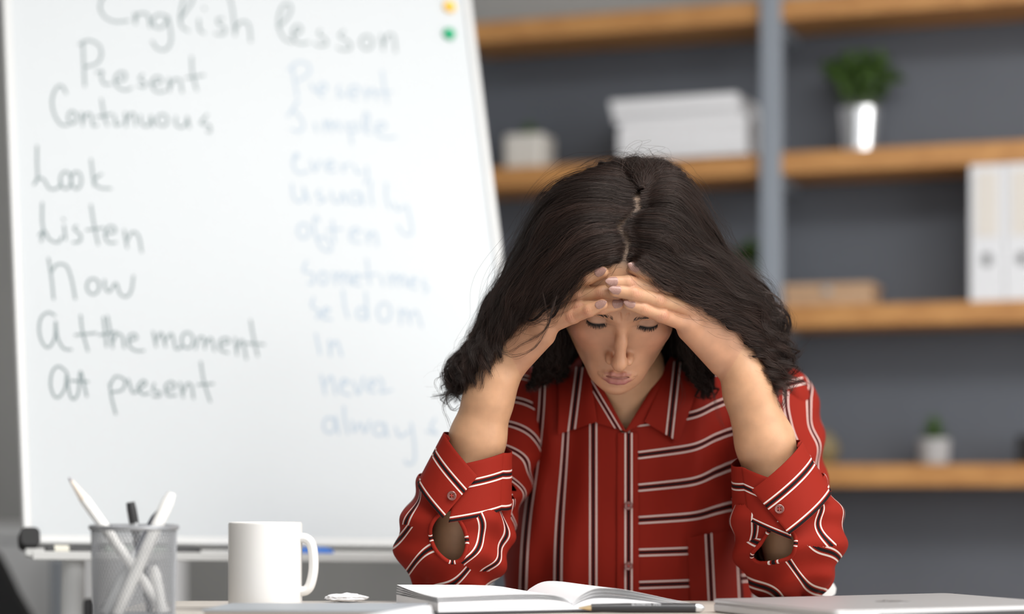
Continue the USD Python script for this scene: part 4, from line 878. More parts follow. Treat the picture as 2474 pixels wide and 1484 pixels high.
def onface(xz, lift):
    """the face's surface at many local (x, z)"""
    xz = np.array(xz, float); y = np.full(len(xz), 110.0)
    for _ in range(30): y -= ev(HEAD, HC + (xz[:, :1] * HXv + y[:, None] * HF + xz[:, 1:] * HU) * mm) / mm * .7
    return np.c_[xz[:, 0], y + lift, xz[:, 1]]
for s in (-1, 1):
    A1 = np.arange(56) / 55; xs = s * 31 + (A1 - .5) * 24; dx = xs - s * 31
    for a, d_, p0 in zip(A1, dx, onface(np.c_[xs, .8 + .007 * dx * dx], -.2)):
        out = np.array([d_ * .10 + rl.normal(0, .5), 2.6, -6.2 - 2.4 * (1 - (2 * a - 1) ** 2)]) * rl.uniform(.8, 1.1) * .8
        q = [p0, p0 + out * .5 + [0, .5, -.4], p0 + out + [0, .6, .6]]
        ls.append(tube(spline([H(*x_) for x_ in q], 6), [.0003, .00028, .00024, .00018, .00012, .00006], 4))
    A2 = rl.random(150); zs = 17.5 + 9 * A2 - 7 * np.maximum(0, A2 - .6) + rl.normal(0, 1.5, 150) * (1 - .5 * A2) - 2 * (1 - A2)
    for a, p0 in zip(A2, onface(np.c_[s * (12 + 34 * A2), zs], -.1)):
        d_ = np.array([s * (2.5 + 3 * a), .9, 4.5 * (1 - a) + .4]); q = [p0, p0 + d_ * .5 + [0, .4, 0], p0 + d_]
        bs.append(tube(spline([H(*x_) for x_ in q], 4), [.00018, .00017, .00013, .00005], 3))
part('eyelashes', cat(*ls), M_lash, body_, kind='stuff')
part('eyebrows', cat(*bs), mat('brow_brown', (.035, .022, .016), .7), body_, kind='stuff')
# ------------------------------------------------------------------ the blouse
def sn(*a): return np.sin(*a)
def torso_folds(p):
    x, z = p[:, 0] - P(1512, 1200, 2.8)[0], p[:, 2]
    f = .0058 * sn(x / .0105 + 2.2 * sn(z / .09) + .6) * np.clip((np.abs(x) - .03) / .06, 0, 1) + .003 * sn(z / .026 + x / .030 + 1.5 * sn(x / .05)) * np.clip((np.abs(x) - .05) / .05, 0, 1)
    return f + .0035 * sn((x * .8 + z) / .021 + .8) * np.clip((np.abs(x) - .10) / .03, 0, 1)
TOR = FO(UN(.05, EL(P(1512, 1215, 2.895), (.168, .112, .205)), EL(P(1512, 1460, 2.93), (.168, .125, .2)), RC(SHL, .056, P(1512, 985, 2.868), .064), RC(SHR, .056, P(1512, 985, 2.868), .064), RC(P(1510, 965, 2.835), .064, P(1512, 1080, 2.845), .07)), torso_folds)
def sleeve_folds(axa, axb, seed):
    a, b = np.array(axa), np.array(axb); d = (b - a) / np.linalg.norm(b - a)
    def fn(p):
        q = p - a; t = q @ d; r = q - t[:, None] * d; an = np.arctan2(r[:, 0], -r[:, 1])
        k = np.clip((t - .05) / .05, 0, 1)
        return k * (.0036 * sn(t / .0075 + 2.0 * sn(an * 1.5 + seed) + .6 * sn(an * 3)) + .0030 * sn(an * 5 + t / .03 + seed)) + (1 - k) * .0026 * sn(an * 7 + t / .02 + seed)
    return fn
SLL = UN(.03, RC(P(1128, 1165, 2.678), .050, P(1112, 1235, 2.682), .054), RC(P(1112, 1235, 2.682), .055, P(1090, 1305, 2.688), .0615), RC(P(1090, 1305, 2.688), .060, P(1100, 1366, 2.700), .044))
SLR = UN(.03, RC(P(1872, 1165, 2.678), .050, P(1886, 1235, 2.682), .054), RC(P(1886, 1235, 2.682), .055, P(1910, 1300, 2.688), .0615), RC(P(1910, 1300, 2.688), .060, P(1908, 1366, 2.700), .044))
SLL = FO(UN(.035, SLL, RC(P(1116, 1330, 2.715), .050, SHL + [.006, 0, 0], .058)), sleeve_folds(P(1180, 965, 2.661), P(*LE), 1.0))
SLR = FO(UN(.035, SLR, RC(P(1902, 1330, 2.715), .050, SHR + [.008, 0, .0], .060)), sleeve_folds(P(1808, 949, 2.661), P(*RE), 2.3))

def stripes(name, spec=None):
    """red viscose with white-black-white stripe triples every whole unit of the mesh's u"""
    st = [(0, 0)]
    R_, W_, B_ = (.205, .0125, .0062), (.60, .50, .46), (.010, .006, .007); mid = .5
    edges = [(0, R_), (mid - .122, W_), (mid - .075, R_), (mid - .038, B_), (mid + .038, R_), (mid + .075, W_), (mid + .122, R_)]
    return usdkit.material(stage, '/World/Looks/' + name, {
        'uv': ('texture_coordinate', {}), 'x': ('separate_xyz', {}), 'f': ('math', dict(math_type='fraction')), 'r': ('rgb_ramp', dict(ramp=edges, interpolate=False)),
        'n': ('noise_texture', dict(scale=1500.0, detail=2.0)), 'b': ('bump', dict(strength=.18, distance=.0004)), 'n2': ('noise_texture', dict(scale=14.0, detail=3.0)), 'b2': ('bump', dict(strength=.35, distance=.004)),
        'p': ('principled_bsdf', dict(roughness=.72, specular_ior_level=.1))},
        [('uv.UV', 'x.vector'), ('x.x', 'f.value1'), ('f.value', 'r.fac'), ('r.color', 'p.base_color'), ('uv.object', 'n.vector'), ('uv.object', 'n2.vector'), ('n2.fac', 'b2.height'), ('n.fac', 'b.height'), ('b2.normal', 'b.normal'), ('b.normal', 'p.normal')], surface='p.BSDF')
M_cloth = stripes('blouse_stripes')
def drape(px, py, node, d0=2.5, d1=3.05):
    """depth of the first surface that the eye meets at each pixel"""
    px, py = np.asarray(px, float), np.asarray(py, float); r = np.stack([(px - CX) / FPX, np.ones_like(px), -(py - HY) / FPX], 1); t = np.full(len(px), d0)
    for _ in range(40):
        d = ev(node, r * t[:, None] + [0, 0, ZC]); t = np.clip(t + d * .9, d0, d1)
    return t
def solid(v, f, n, th):
    """a cloth of some thickness: the outer sheet v and the inner one, with a hem along every open edge"""
    f = np.asarray(f); k = len(v); e = np.vstack([f[:, [0, 1]], f[:, [1, 2]], f[:, [2, 0]]]); key = np.sort(e, 1)
    u, inv, cnt = np.unique(key, axis=0, return_inverse=True, return_counts=True); b = e[cnt[inv.ravel()] == 1]
    return np.vstack([v, v - n * th]), np.vstack([f, f[:, ::-1] + k, np.c_[b[:, 1], b[:, 0], b[:, 0] + k], np.c_[b[:, 1], b[:, 0] + k, b[:, 1] + k]])
def inpoly(q, poly): return shapely.contains_xy(Polygon(poly), q[:, 0], q[:, 1])
def compact(v, f, *more):
    k = np.unique(f); m_ = np.full(len(v), -1); m_[k] = np.arange(len(k)); return (v[k], m_[f]) + tuple(x[k] for x in more)
# --- torso, in three panels: left and right of the placket and all that is behind
tv, tf_, tn = skin(TOR, (-.16, 2.72, .52), (.50, 3.12, 1.10), .0034, B=10, cut=.07)
q = PX(tv); front = tn[:, 1] < .15
NECKHOLE = [(1426, 880), (1430, 915), (1445, 970), (1472, 1015), (1509, 1050), (1545, 1018), (1585, 960), (1622, 890), (1640, 840), (1400, 800)]
fc = tv[tf_].mean(1); fq = PX(fc); fn_ = tn[tf_].mean(1)
keepf = ~(inpoly(fq, NECKHOLE) & (fc[:, 1] < 2.86)) & ~((fc[:, 2] > P(1512, 950, 2.85)[2]) & (np.abs(fc[:, 0] - P(1512, 900, 2.85)[0]) < .06))
tf_ = tf_[keepf]; fq = fq[keepf]; fn_ = fn_[keepf]
def u_left(q):
    x, y = q[:, 0], q[:, 1]
    return (x - 1433 + 6 * np.sin(y / 90.) * np.clip((1420 - x) / 100, 0, 1) - .10 * (1300 - y) * np.clip((1420 - x) / 130, 0, 1)) / 79. + .5
def u_right(q):
    x, y = q[:, 0], q[:, 1]; s = np.clip((1400 - y) / 300, .25, 1)
    xx = np.clip(x - 1545, 0, None)
    return (y - 1100 + s * (.13 * xx + 26 / (1 + np.exp(-(x - 1712) / 16.)) + .12 * np.clip(x - 1740, 0, None))) / 78.5 + .5
isr = fq[:, 0] > 1530
A_ = compact(tv, tf_[~isr], tn); B_ = compact(tv, tf_[isr], tn)
vv = np.vstack([A_[0], B_[0]]); ff = np.vstack([A_[1], B_[1] + len(A_[0])]); un = np.concatenate([u_left(PX(A_[0])), u_right(PX(B_[0]))])
blouse = part('blouse', (vv, ff), M_cloth, wm, label='red blouse with white and black pinstripes', smooth=True, uv=np.c_[un, np.zeros(len(un))])

def patch(name, quadpx, nu, nv, off, ufun, th=.0012, node=TOR, label=None, bulge=0, parent=None, m=None):
    """a piece of cloth sewn on: a four-sided patch in the picture, laid on the cloth beneath at a height off"""
    a, b, c, d = [np.array(x, float) for x in quadpx]; s, t = np.meshgrid(np.linspace(0, 1, nu), np.linspace(0, 1, nv)); s, t = s.ravel()[:, None], t.ravel()[:, None]
    q = (a * (1 - s) + b * s) * (1 - t) + (d * (1 - s) + c * s) * t
    dep = drape(q[:, 0], q[:, 1], node).reshape(nv, nu)
    from scipy.ndimage import gaussian_filter
    dep = gaussian_filter(dep, (nv * .07, nu * .07), mode='nearest').ravel()
    o = off + bulge * np.sin(np.pi * s[:, 0]) * np.sin(np.pi * t[:, 0])
    v = np.stack([(q[:, 0] - CX) / FPX * (dep - o), dep - o, ZC - (q[:, 1] - HY) / FPX * (dep - o)], 1)
    i, j = np.meshgrid(np.arange(nv - 1), np.arange(nu - 1), indexing='ij'); k = (i * nu + j).ravel()
    f = np.vstack([np.c_[k, k + nu, k + nu + 1], np.c_[k, k + nu + 1, k + 1]]); n = np.tile([0, -1.0, 0], (len(v), 1))
    sv, sf = solid(v, f, n, th); u = ufun(q, s[:, 0], t[:, 0]); u = np.concatenate([u, u])
    return part(name, (sv, sf), m or M_cloth, parent or blouse, label=label, smooth=True, uv=np.c_[u, np.zeros(len(u))])
patch('placket', [(1492, 1046), (1541, 1046), (1545, 1480), (1490, 1480)], 8, 60, .003, lambda q, s, t: (q[:, 0] - 1518.5) / 79. + .5, label='button placket with one stripe')
patch('pocket', [(1661, 1300), (1782, 1276), (1800, 1490), (1668, 1490)], 24, 40, .003, lambda q, s, t: (q[:, 0] - 1712 - .05 * (q[:, 1] - 1300)) / 74. + .5, label='breast pocket with upright stripes')
# collar leaves and stand
patch('collar_leaf', [(1352, 884), (1424, 888), (1443, 1019), (1347, 1051)], 24, 36, .010, lambda q, s, t: (q[:, 0] - 1392 + .125 * (q[:, 1] - 950)) / 79. + .5, bulge=.006, label='collar leaf')
patch('collar_leaf', [(1634, 842), (1706, 880), (1640, 1069), (1556, 1019)], 24, 36, .010, lambda q, s, t: (q[:, 0] - 1627 + .11 * (q[:, 1] - 960)) / 79. + .5, bulge=.006, label='collar leaf')
patch('collar_stand', [(1421, 895), (1436, 900), (1513, 1043), (1440, 1022)], 10, 30, .007, lambda q, s, t: (q[:, 0] - 1450 - .60 * (q[:, 1] - 960)) / 62. + .55, bulge=.003, label='collar stand')
patch('collar_stand', [(1628, 850), (1640, 860), (1558, 1022), (1508, 1046)], 10, 30, .007, lambda q, s, t: (q[:, 0] - 1580 + .55 * (q[:, 1] - 960)) / 62. + .1, bulge=.003, label='collar stand')

def forearm_map(axa, axb, r0, r1):
    """pixels near a forearm -> points on a loose cone of cloth around it"""
    a2, b2 = np.array(axa[:2], float), np.array(axb[:2], float); L2 = np.linalg.norm(b2 - a2); d2 = (b2 - a2) / L2; n2 = np.array([-d2[1], d2[0]]) * (1 if -d2[1] > 0 else -1)
    A3, B3 = P(*axa), P(*axb); S = np.array([n2[0], 0, -n2[1]]); D3 = (B3 - A3) / np.linalg.norm(B3 - A3); T = np.cross(S, D3); T = T * np.sign(T[1])
    def at(t, ang, off=0):
        R_ = r0[1] + (r1[1] - r0[1]) * (t - r0[0]) / (r1[0] - r0[0]) + off
        return A3 + (B3 - A3) * t[:, None] + R_[:, None] * (np.sin(ang)[:, None] * S - np.cos(ang)[:, None] * T), np.sin(ang)[:, None] * S - np.cos(ang)[:, None] * T
    def ta(q):
        t = (q - a2) @ d2 / L2; dep = axa[2] + (axb[2] - axa[2]) * t; s = (q - a2) @ n2 / FPX * dep
        R_ = r0[1] + (r1[1] - r0[1]) * (t - r0[0]) / (r1[0] - r0[0])
        return t, np.arcsin(np.clip(s / R_, -1, 1))
    return at, ta
def gridfaces(nv, nu):
    i, j = np.meshgrid(np.arange(nv - 1), np.arange(nu - 1), indexing='ij'); k = (i * nu + j).ravel()
    return np.vstack([np.c_[k, k + nu + 1, k + nu], np.c_[k, k + 1, k + nu + 1]])
def cuff(fm, flap, under, side, btn):
    at, ta = fm
    def sheet(q4, off, nu, nv):
        a, b, c, d = [np.array(x, float) for x in q4]; s, t = np.meshgrid(np.linspace(0, 1, nu), np.linspace(0, 1, nv)); s, t = s.ravel()[:, None], t.ravel()[:, None]
        q = (a * (1 - s) + b * s) * (1 - t) + (d * (1 - s) + c * s) * t; tt, an = ta(q); v, n = at(tt, an, off + .0012 * np.sin(np.pi * s[:, 0])); return v, n, t[:, 0], nu, nv
    parts_ = [sheet(flap, .0050, 26, 18), sheet(under, .0, 22, 16)]
    # round the back of the arm from one silhouette to the other
    nu, nv = 30, 14; s, t = np.meshgrid(np.linspace(-.03, 1.03, nu), np.linspace(0, 1, nv)); s, t = s.ravel(), t.ravel()
    P0t, P0a = ta(np.array([flap[0], flap[3]], float)); P1t, P1a = ta(np.array([under[1], under[2]], float))
    w0, w1 = P0t[0] * (1 - t) + P0t[1] * t, P1t[0] * (1 - t) + P1t[1] * t
    ang0, ang1 = P0a[0] * (1 - t) + P0a[1] * t, P1a[0] * (1 - t) + P1a[1] * t
    full = ang1 - (ang0 + 2 * np.pi) if side < 0 else ang1 - (ang0 - 2 * np.pi)
    aa = (ang0 + (2 * np.pi if side < 0 else -2 * np.pi)) + full * s; sc_ = np.clip(s, 0, 1); v, n = at(w0 * (1 - sc_) + w1 * sc_ + .012 * (s != sc_), aa, -.0008 * np.ones(len(s)))
    parts_.append((v, n, t, nu, nv)); VV, FF, UU, k = [], [], [], 0
    for v, n, t, nu, nv in parts_:
        f = gridfaces(nv, nu)
        if np.einsum('ij,ij->i', np.cross(v[f[:, 1]] - v[f[:, 0]], v[f[:, 2]] - v[f[:, 0]]), n[f[:, 0]]).mean() < 0: f = f[:, ::-1]
        sv, sf = solid(v, f, n, .0013); VV.append(sv); FF.append(sf + k); k += len(sv); u = .5 + (t - .37) / .60; UU += [u, u]
    cp = part('cuff', (np.vstack(VV), np.vstack(FF)), M_cloth, blouse, label='turned-up cuff', smooth=True, uv=np.c_[np.concatenate(UU), np.zeros(k)])
    t_, a_ = ta(np.array([btn], float)); o, n = at(t_, a_, .0080); button(o[0], n[0])
def button(o, n, r=.0058, m=None):
    x = np.cross(n, [0, 0, 1.0]); x /= np.linalg.norm(x); y = np.cross(n, x)
    d = lathe([(0, 0), (r * .8, 0), (r, .0008), (r, .0016), (r * .86, .0022), (r * .72, .0017), (0, .0015)], 28); dv, df = d
    man = m3.Manifold(m3.Mesh(np.float32(trimesh.Trimesh(dv, df).vertices), np.uint32(trimesh.Trimesh(dv, df).faces)))
    for a in range(4): man = man - m3.Manifold.cylinder(.01, r * .16, r * .16, 12, True).translate([r * .28 * (1 if a & 1 else -1), r * .28 * (1 if a & 2 else -1), 0])
    part('button', tf(man, frame(o, x, y, n)), M_button, blouse, label='small round four-hole button')
    return part('thread', tf(cat(box(r * .7, r * .16, .0004, .0001, (0, 0, .0019)), box(r * .16, r * .7, .0004, .0001, (0, 0, .0021))), frame(o, x, y, n)), mat('thread_red', (.38, .03, .02), .8), blouse)
M_button = mat('button_brown_pearl', (.17, .055, .045), .3, coat_weight=.5)
FML = forearm_map((1180, 965, 2.661), (1075, 1380, 2.690), (.18, .0415), (.55, .0615))
FMR = forearm_map((1808, 949, 2.661), (1938, 1380, 2.690), (.27, .0425), (.58, .0620))
cuff(FML, [(1084, 1046), (1158, 1136), (1080, 1233), (1022, 1167)], [(1118, 1110), (1219, 1088), (1213, 1224), (1092, 1243)], -1, (1103, 1180))
cuff(FMR, [(1922, 1064), (1807, 1170), (1884, 1270), (1987, 1186)], [(1866, 1150), (1783, 1122), (1796, 1246), (1890, 1284)], 1, (1864, 1210))
for py in (1222, 1368):
    d_ = drape([1518.0], [py], TOR)[0]; button(P(1518.5, py, d_ - .0072), np.array([0, -1.0, .02]), .0056)

# --- sleeves, each with the slit above its cuff open
def sleeve(node, lo, hi, cutp, cutd, hole, ax, ufun, lab):
    v, f, n = skin(node, lo, hi, .0024, B=10, cut=.05)
    c = v[f].mean(1); q = PX(c); fnn = n[f].mean(1)
    cut = ((c - cutp) @ cutd > 0) & (c[:, 1] < 2.748)
    hl = inpoly(q, hole) & (fnn[:, 1] < 0) & (c[:, 1] < 2.70)
    f = f[~cut & ~hl]; v, f, n = compact(v, f, n)
    # the slit's rolled hem
    hp = np.array(hole, float); hp = spline(np.vstack([hp, hp[:1]]), 90); dd = drape(hp[:, 0], hp[:, 1], node) - .0005
    ring_ = np.stack([(hp[:, 0] - CX) / FPX * dd, dd, ZC - (hp[:, 1] - HY) / FPX * dd], 1)
    sv, sf = solid(v, f, n, .0012); kk, us = ufun(sv[sf].mean(1), sv); key, inv = np.unique(sf * 3 + kk[:, None], return_inverse=True)   # cut along the seams where the stripes change direction
    sv2, sf2 = sv[key // 3], inv.reshape(-1, 3); u = us[key % 3, key // 3]
    s_ = part('sleeve', (sv2, sf2), M_cloth, blouse, label=lab, smooth=True, uv=np.c_[u, np.zeros(len(u))])
    hv, hf = tube(ring_, .0026, 10, False); uh = np.repeat(np.linspace(0, 9, len(ring_)), 10)
    part('slit_hem', (hv, hf), M_cloth, blouse, label='rolled hem of the open sleeve slit', smooth=True, uv=np.c_[uh * .5 + .35, np.zeros(len(uh))])
HOLE_L = [(1096, 1226), (1106, 1248), (1124, 1285), (1128, 1321), (1114, 1352), (1086, 1358), (1056, 1334), (1041, 1300), (1042, 1270), (1062, 1243)]
HOLE_R = [(1876, 1258), (1902, 1275), (1920, 1295), (1922, 1318), (1912, 1344), (1881, 1357), (1840, 1361), (1820, 1352), (1818, 1337), (1836, 1316), (1856, 1285)]
def usleeve(axa, axb, sh, seed, upper_first):
    a, b = P(*axa), P(*axb); d = (b - a) / np.linalg.norm(b - a); shd = (sh - b) / np.linalg.norm(sh - b)
    def fn(c, v):
        def ta(v): q = v - a; t = q @ d; r = q - t[:, None] * d; return t, np.arctan2(r[:, 0], -r[:, 1])
        t, an = ta(v)
        lon = an * .056 / .041 + .22 * np.sin(t / .016 + seed)                      # stripes along the forearm
        low = ((v[:, 0] - a[0]) * (-.60 if upper_first else .62) + v[:, 2] * .78 + .005 * np.sin(v[:, 0] / .012 + seed)) / .041   # slantwise at the elbow
        rr = (v - b) - ((v - b) @ shd)[:, None] * shd
        up = ((v - b) @ shd + .008 * np.sin(an * 2 + seed)) / .041 if upper_first else np.arctan2(rr[:, 0], rr[:, 1]) * .056 / .041 + .12 * np.sin(v[:, 2] / .018)
        t, an = ta(c); k = np.where(c[:, 1] > 2.735, 2, np.where(t > .188 + .018 * np.sin(an * 2), 1, 0))
        return k, np.stack([lon, low, up]) + seed
    return fn
sleeve(SLL, (-.16, 2.60, .70), (.06, 2.98, 1.06), P(1126, 1178, 2.68), P(1180, 965, 2.661) - P(1126, 1178, 2.68), HOLE_L, None, usleeve((1180, 965, 2.661), (1075, 1380, 2.69), SHL, 1.0, 1), 'rolled sleeve')
sleeve(SLR, (.24, 2.60, .70), (.47, 2.98, 1.06), P(1876, 1180, 2.68), P(1808, 949, 2.661) - P(1876, 1180, 2.68), HOLE_R, None, usleeve((1808, 949, 2.661), (1938, 1380, 2.69), SHR, 2.6, 0), 'rolled sleeve')

# --- trousers and shoes below the desk
TR = UN(.05, EL(P(1512, 1750, 2.95), (.17, .12, .125)), *[UN(.04, RC(P(1512, 1770, 2.97) + [s * .09, 0, 0], .085, P(1512, 1800, 2.60) + [s * .11, 0, 0], .065), RC(P(1512, 1800, 2.60) + [s * .11, 0, 0], .063, np.array([.14 + s * .11, 2.66, .12]), .05)) for s in (-1, 1)])
v_, f_, n_ = skin(TR, (-.15, 2.4, .04), (.45, 3.2, .78), .009, B=8)
part('trousers', (v_, f_), mat('trousers_dark', (.03, .03, .035), .8), wm, label='dark trousers', smooth=True)
for s in (-1, 1):
    v_, f_, n_ = skin(UN(.03, RC(np.array([.14 + s * .11, 2.67, .055]), .042, np.array([.14 + s * .115, 2.50, .034]), .033)), (-.1, 2.4, -.02), (.4, 2.8, .13), .006, B=8)
    v_[:, 2] = np.maximum(v_[:, 2], .001); part('shoe', (v_, f_), M_black, wm, label='black shoe', smooth=True)

# --- the white chair she sits on
wc = thing('shell_chair', 'white plastic shell chair under the woman, just showing beside her right-hand elbow', 'chair', (.14, 2.95, 0))
pts = [(2.72, .45), (2.78, .435), (2.95, .422), (3.07, .44), (3.12, .52), (3.145, .63), (3.155, .73)]
c_ = spline([(a, b, 0) for a, b in pts], 30)[:, :2]; sv = []
for i, (y, z) in enumerate(c_):
    for j in range(21):
        x = j / 10 - 1; w = .235 - .02 * abs(i - 15) / 15; rise = (x * x) * (.05 if i < 16 else .012); sv.append((.145 + x * w, y - (x * x) * (.10 if i > 16 else 0), z + rise))
sv = np.array(sv); sf = gridfaces(30, 21); m_ = trimesh.Trimesh(sv, sf, process=False)
part('seat_shell', solid(sv, sf, np.array(m_.vertex_normals), .007), M_whitepl, wc)
for sx in (-1, 1):
    part('armrest', tube(spline([(.145 + sx * .222, 3.10, .60), (.145 + sx * (.250 + .010 * (sx > 0)), 2.97, .690), (.145 + sx * (.250 + .016 * (sx > 0)), 2.85, .754), (.145 + sx * (.250 + .016 * (sx > 0)), 2.80, .760)], 16), [.011] * 16, 10), M_whitepl, wc)
    for sy in (2.80, 3.02): part('leg', tube([(.145 + sx * .15, sy + .0 * (sy > 3), .44), (.145 + sx * .23, sy + .06 * (1 if sy > 3 else -1), .004)], [.014, .010], 12), M_whitepl, wc)
# ------------------------------------------------------------------ her hair
rh = np.random.default_rng(11)
OBST = UN(0, HEAD, LHAND, RHAND, *Larm, *Rarm)
NS = 72
def guide(pts, clamp=True):
    c = spline(pts, NS)
    if not clamp: return c
    s = drape(c[:, 0], c[:, 1], OBST, 2.45, 2.98); lim = np.where(s < 2.95, s - .001 - .0045 * np.clip(np.linspace(0, 1, NS) / .10, 0, 1), 9)
    d = np.minimum(c[:, 2], lim)
    for _ in range(3): d = np.minimum(np.convolve(np.r_[d[0], d, d[-1]], [.25, .5, .25], 'valid'), lim)
    c[:, 2] = d
    return c
GL = [[(1492, 630, 2.575), (1450, 633, 2.572), (1402, 647, 2.578), (1360, 684, 2.590), (1330, 722, 2.598), (1300, 744, 2.606), (1264, 748, 2.612), (1226, 795, 2.63), (1190, 850, 2.64), (1166, 908, 2.645)],
      [(1500, 612, 2.570), (1425, 630, 2.566), (1352, 684, 2.578), (1292, 735, 2.598), (1240, 775, 2.618), (1196, 840, 2.632), (1166, 905, 2.64), (1118, 970, 2.65)],
      [(1506, 572, 2.566), (1412, 588, 2.560), (1322, 655, 2.574), (1252, 735, 2.604), (1198, 815, 2.632), (1150, 885, 2.65), (1102, 958, 2.655)],
      [(1516, 530, 2.570), (1402, 538, 2.562), (1302, 606, 2.58), (1236, 698, 2.61), (1184, 795, 2.645), (1134, 875, 2.66), (1090, 950, 2.665)],
      [(1526, 490, 2.582), (1402, 484, 2.578), (1292, 548, 2.60), (1232, 650, 2.64), (1192, 750, 2.67), (1142, 838, 2.68), (1098, 915, 2.685), (1080, 985, 2.685)],
      [(1536, 452, 2.605), (1422, 436, 2.602), (1316, 496, 2.63), (1256, 596, 2.67), (1220, 700, 2.69), (1172, 788, 2.70), (1122, 878, 2.70), (1088, 958, 2.70)],
      [(1544, 408, 2.635), (1470, 398, 2.635), (1360, 450, 2.67), (1288, 556, 2.71), (1243, 680, 2.73), (1198, 780, 2.73), (1140, 876, 2.725), (1105, 955, 2.72)],
      [(1548, 396, 2.67), (1470, 396, 2.70), (1372, 466, 2.75), (1310, 580, 2.78), (1276, 700, 2.79), (1256, 820, 2.79), (1236, 915, 2.79), (1205, 985, 2.79)]]
GR = [[(1506, 628, 2.575), (1550, 645, 2.570), (1608, 682, 2.578), (1670, 722, 2.592), (1740, 756, 2.61), (1808, 802, 2.63), (1852, 866, 2.64), (1886, 950, 2.65)],
      [(1512, 612, 2.570), (1582, 634, 2.564), (1662, 684, 2.578), (1742, 738, 2.602), (1812, 804, 2.63), (1862, 885, 2.645), (1890, 968, 2.65)],
      [(1520, 572, 2.566), (1602, 586, 2.560), (1690, 650, 2.578), (1770, 725, 2.61), (1830, 795, 2.64), (1870, 875, 2.655), (1892, 955, 2.66)],
      [(1528, 530, 2.570), (1620, 544, 2.562), (1710, 615, 2.585), (1788, 698, 2.62), (1842, 775, 2.65), (1878, 855, 2.665), (1890, 925, 2.67)],
      [(1538, 490, 2.582), (1630, 490, 2.578), (1716, 566, 2.605), (1792, 665, 2.645), (1846, 742, 2.675), (1876, 815, 2.685), (1880, 895, 2.69)],
      [(1548, 452, 2.605), (1640, 446, 2.602), (1716, 522, 2.635), (1782, 622, 2.67), (1836, 712, 2.695), (1868, 778, 2.70), (1880, 855, 2.70), (1870, 925, 2.70)],
      [(1550, 408, 2.635), (1622, 408, 2.64), (1690, 472, 2.68), (1752, 572, 2.71), (1806, 662, 2.73), (1842, 745, 2.735), (1854, 845, 2.735), (1848, 935, 2.735)],
      [(1546, 396, 2.67), (1622, 408, 2.70), (1682, 492, 2.75), (1722, 615, 2.78), (1740, 735, 2.79), (1748, 850, 2.79), (1745, 940, 2.79)]]
IL = [[(1362, 600, 2.65), (1348, 720, 2.675), (1345, 820, 2.70), (1342, 870, 2.71), (1330, 915, 2.75)], [(1335, 640, 2.69), (1315, 760, 2.71), (1300, 850, 2.72), (1290, 905, 2.755), (1268, 950, 2.768)], [(1325, 640, 2.76), (1340, 780, 2.80), (1345, 860, 2.80), (1345, 930, 2.79)]]
BK = [[(1318, 640, 2.78), (1300, 740, 2.80), (1300, 830, 2.80), (1318, 900, 2.80)], [(1366, 640, 2.70), (1366, 740, 2.72), (1362, 820, 2.75), (1356, 890, 2.78), (1348, 930, 2.785)], [(1420, 640, 2.84), (1412, 780, 2.86), (1415, 860, 2.87), (1425, 910, 2.87)], [(1510, 640, 2.86), (1510, 780, 2.875), (1510, 860, 2.88), (1510, 910, 2.88)],
      [(1600, 640, 2.84), (1608, 780, 2.86), (1605, 860, 2.87), (1595, 910, 2.87)], [(1650, 640, 2.70), (1650, 740, 2.72), (1652, 820, 2.75), (1658, 890, 2.78), (1668, 930, 2.785)], [(1700, 640, 2.78), (1716, 740, 2.80), (1716, 830, 2.80), (1700, 900, 2.80)]]
CR = [[(1550, 456, 2.60), (1532, 428, 2.615), (1495, 404, 2.64), (1450, 400, 2.67), (1400, 428, 2.70)], [(1550, 456, 2.60), (1548, 422, 2.62), (1540, 398, 2.65), (1530, 394, 2.69), (1520, 404, 2.73)], [(1552, 456, 2.60), (1562, 422, 2.62), (1580, 400, 2.65), (1596, 400, 2.69), (1606, 412, 2.73)], [(1552, 456, 2.60), (1578, 430, 2.615), (1606, 408, 2.64), (1644, 418, 2.67), (1682, 465, 2.70)]]
IR = [[(1655, 620, 2.65), (1662, 740, 2.665), (1668, 830, 2.69), (1680, 900, 2.715), (1702, 965, 2.75)], [(1690, 650, 2.69), (1696, 760, 2.73), (1702, 860, 2.745), (1712, 915, 2.765), (1722, 965, 2.77)], [(1700, 640, 2.76), (1670, 780, 2.80), (1668, 860, 2.80), (1680, 930, 2.79)]]
ZIG = np.array([(635, 1508), (600, 1515), (579, 1517), (548, 1495), (528, 1509), (505, 1542), (468, 1539), (448, 1550), (395, 1548)], float)[::-1]
def zig(y): return np.interp(y, ZIG[:, 0], ZIG[:, 1])
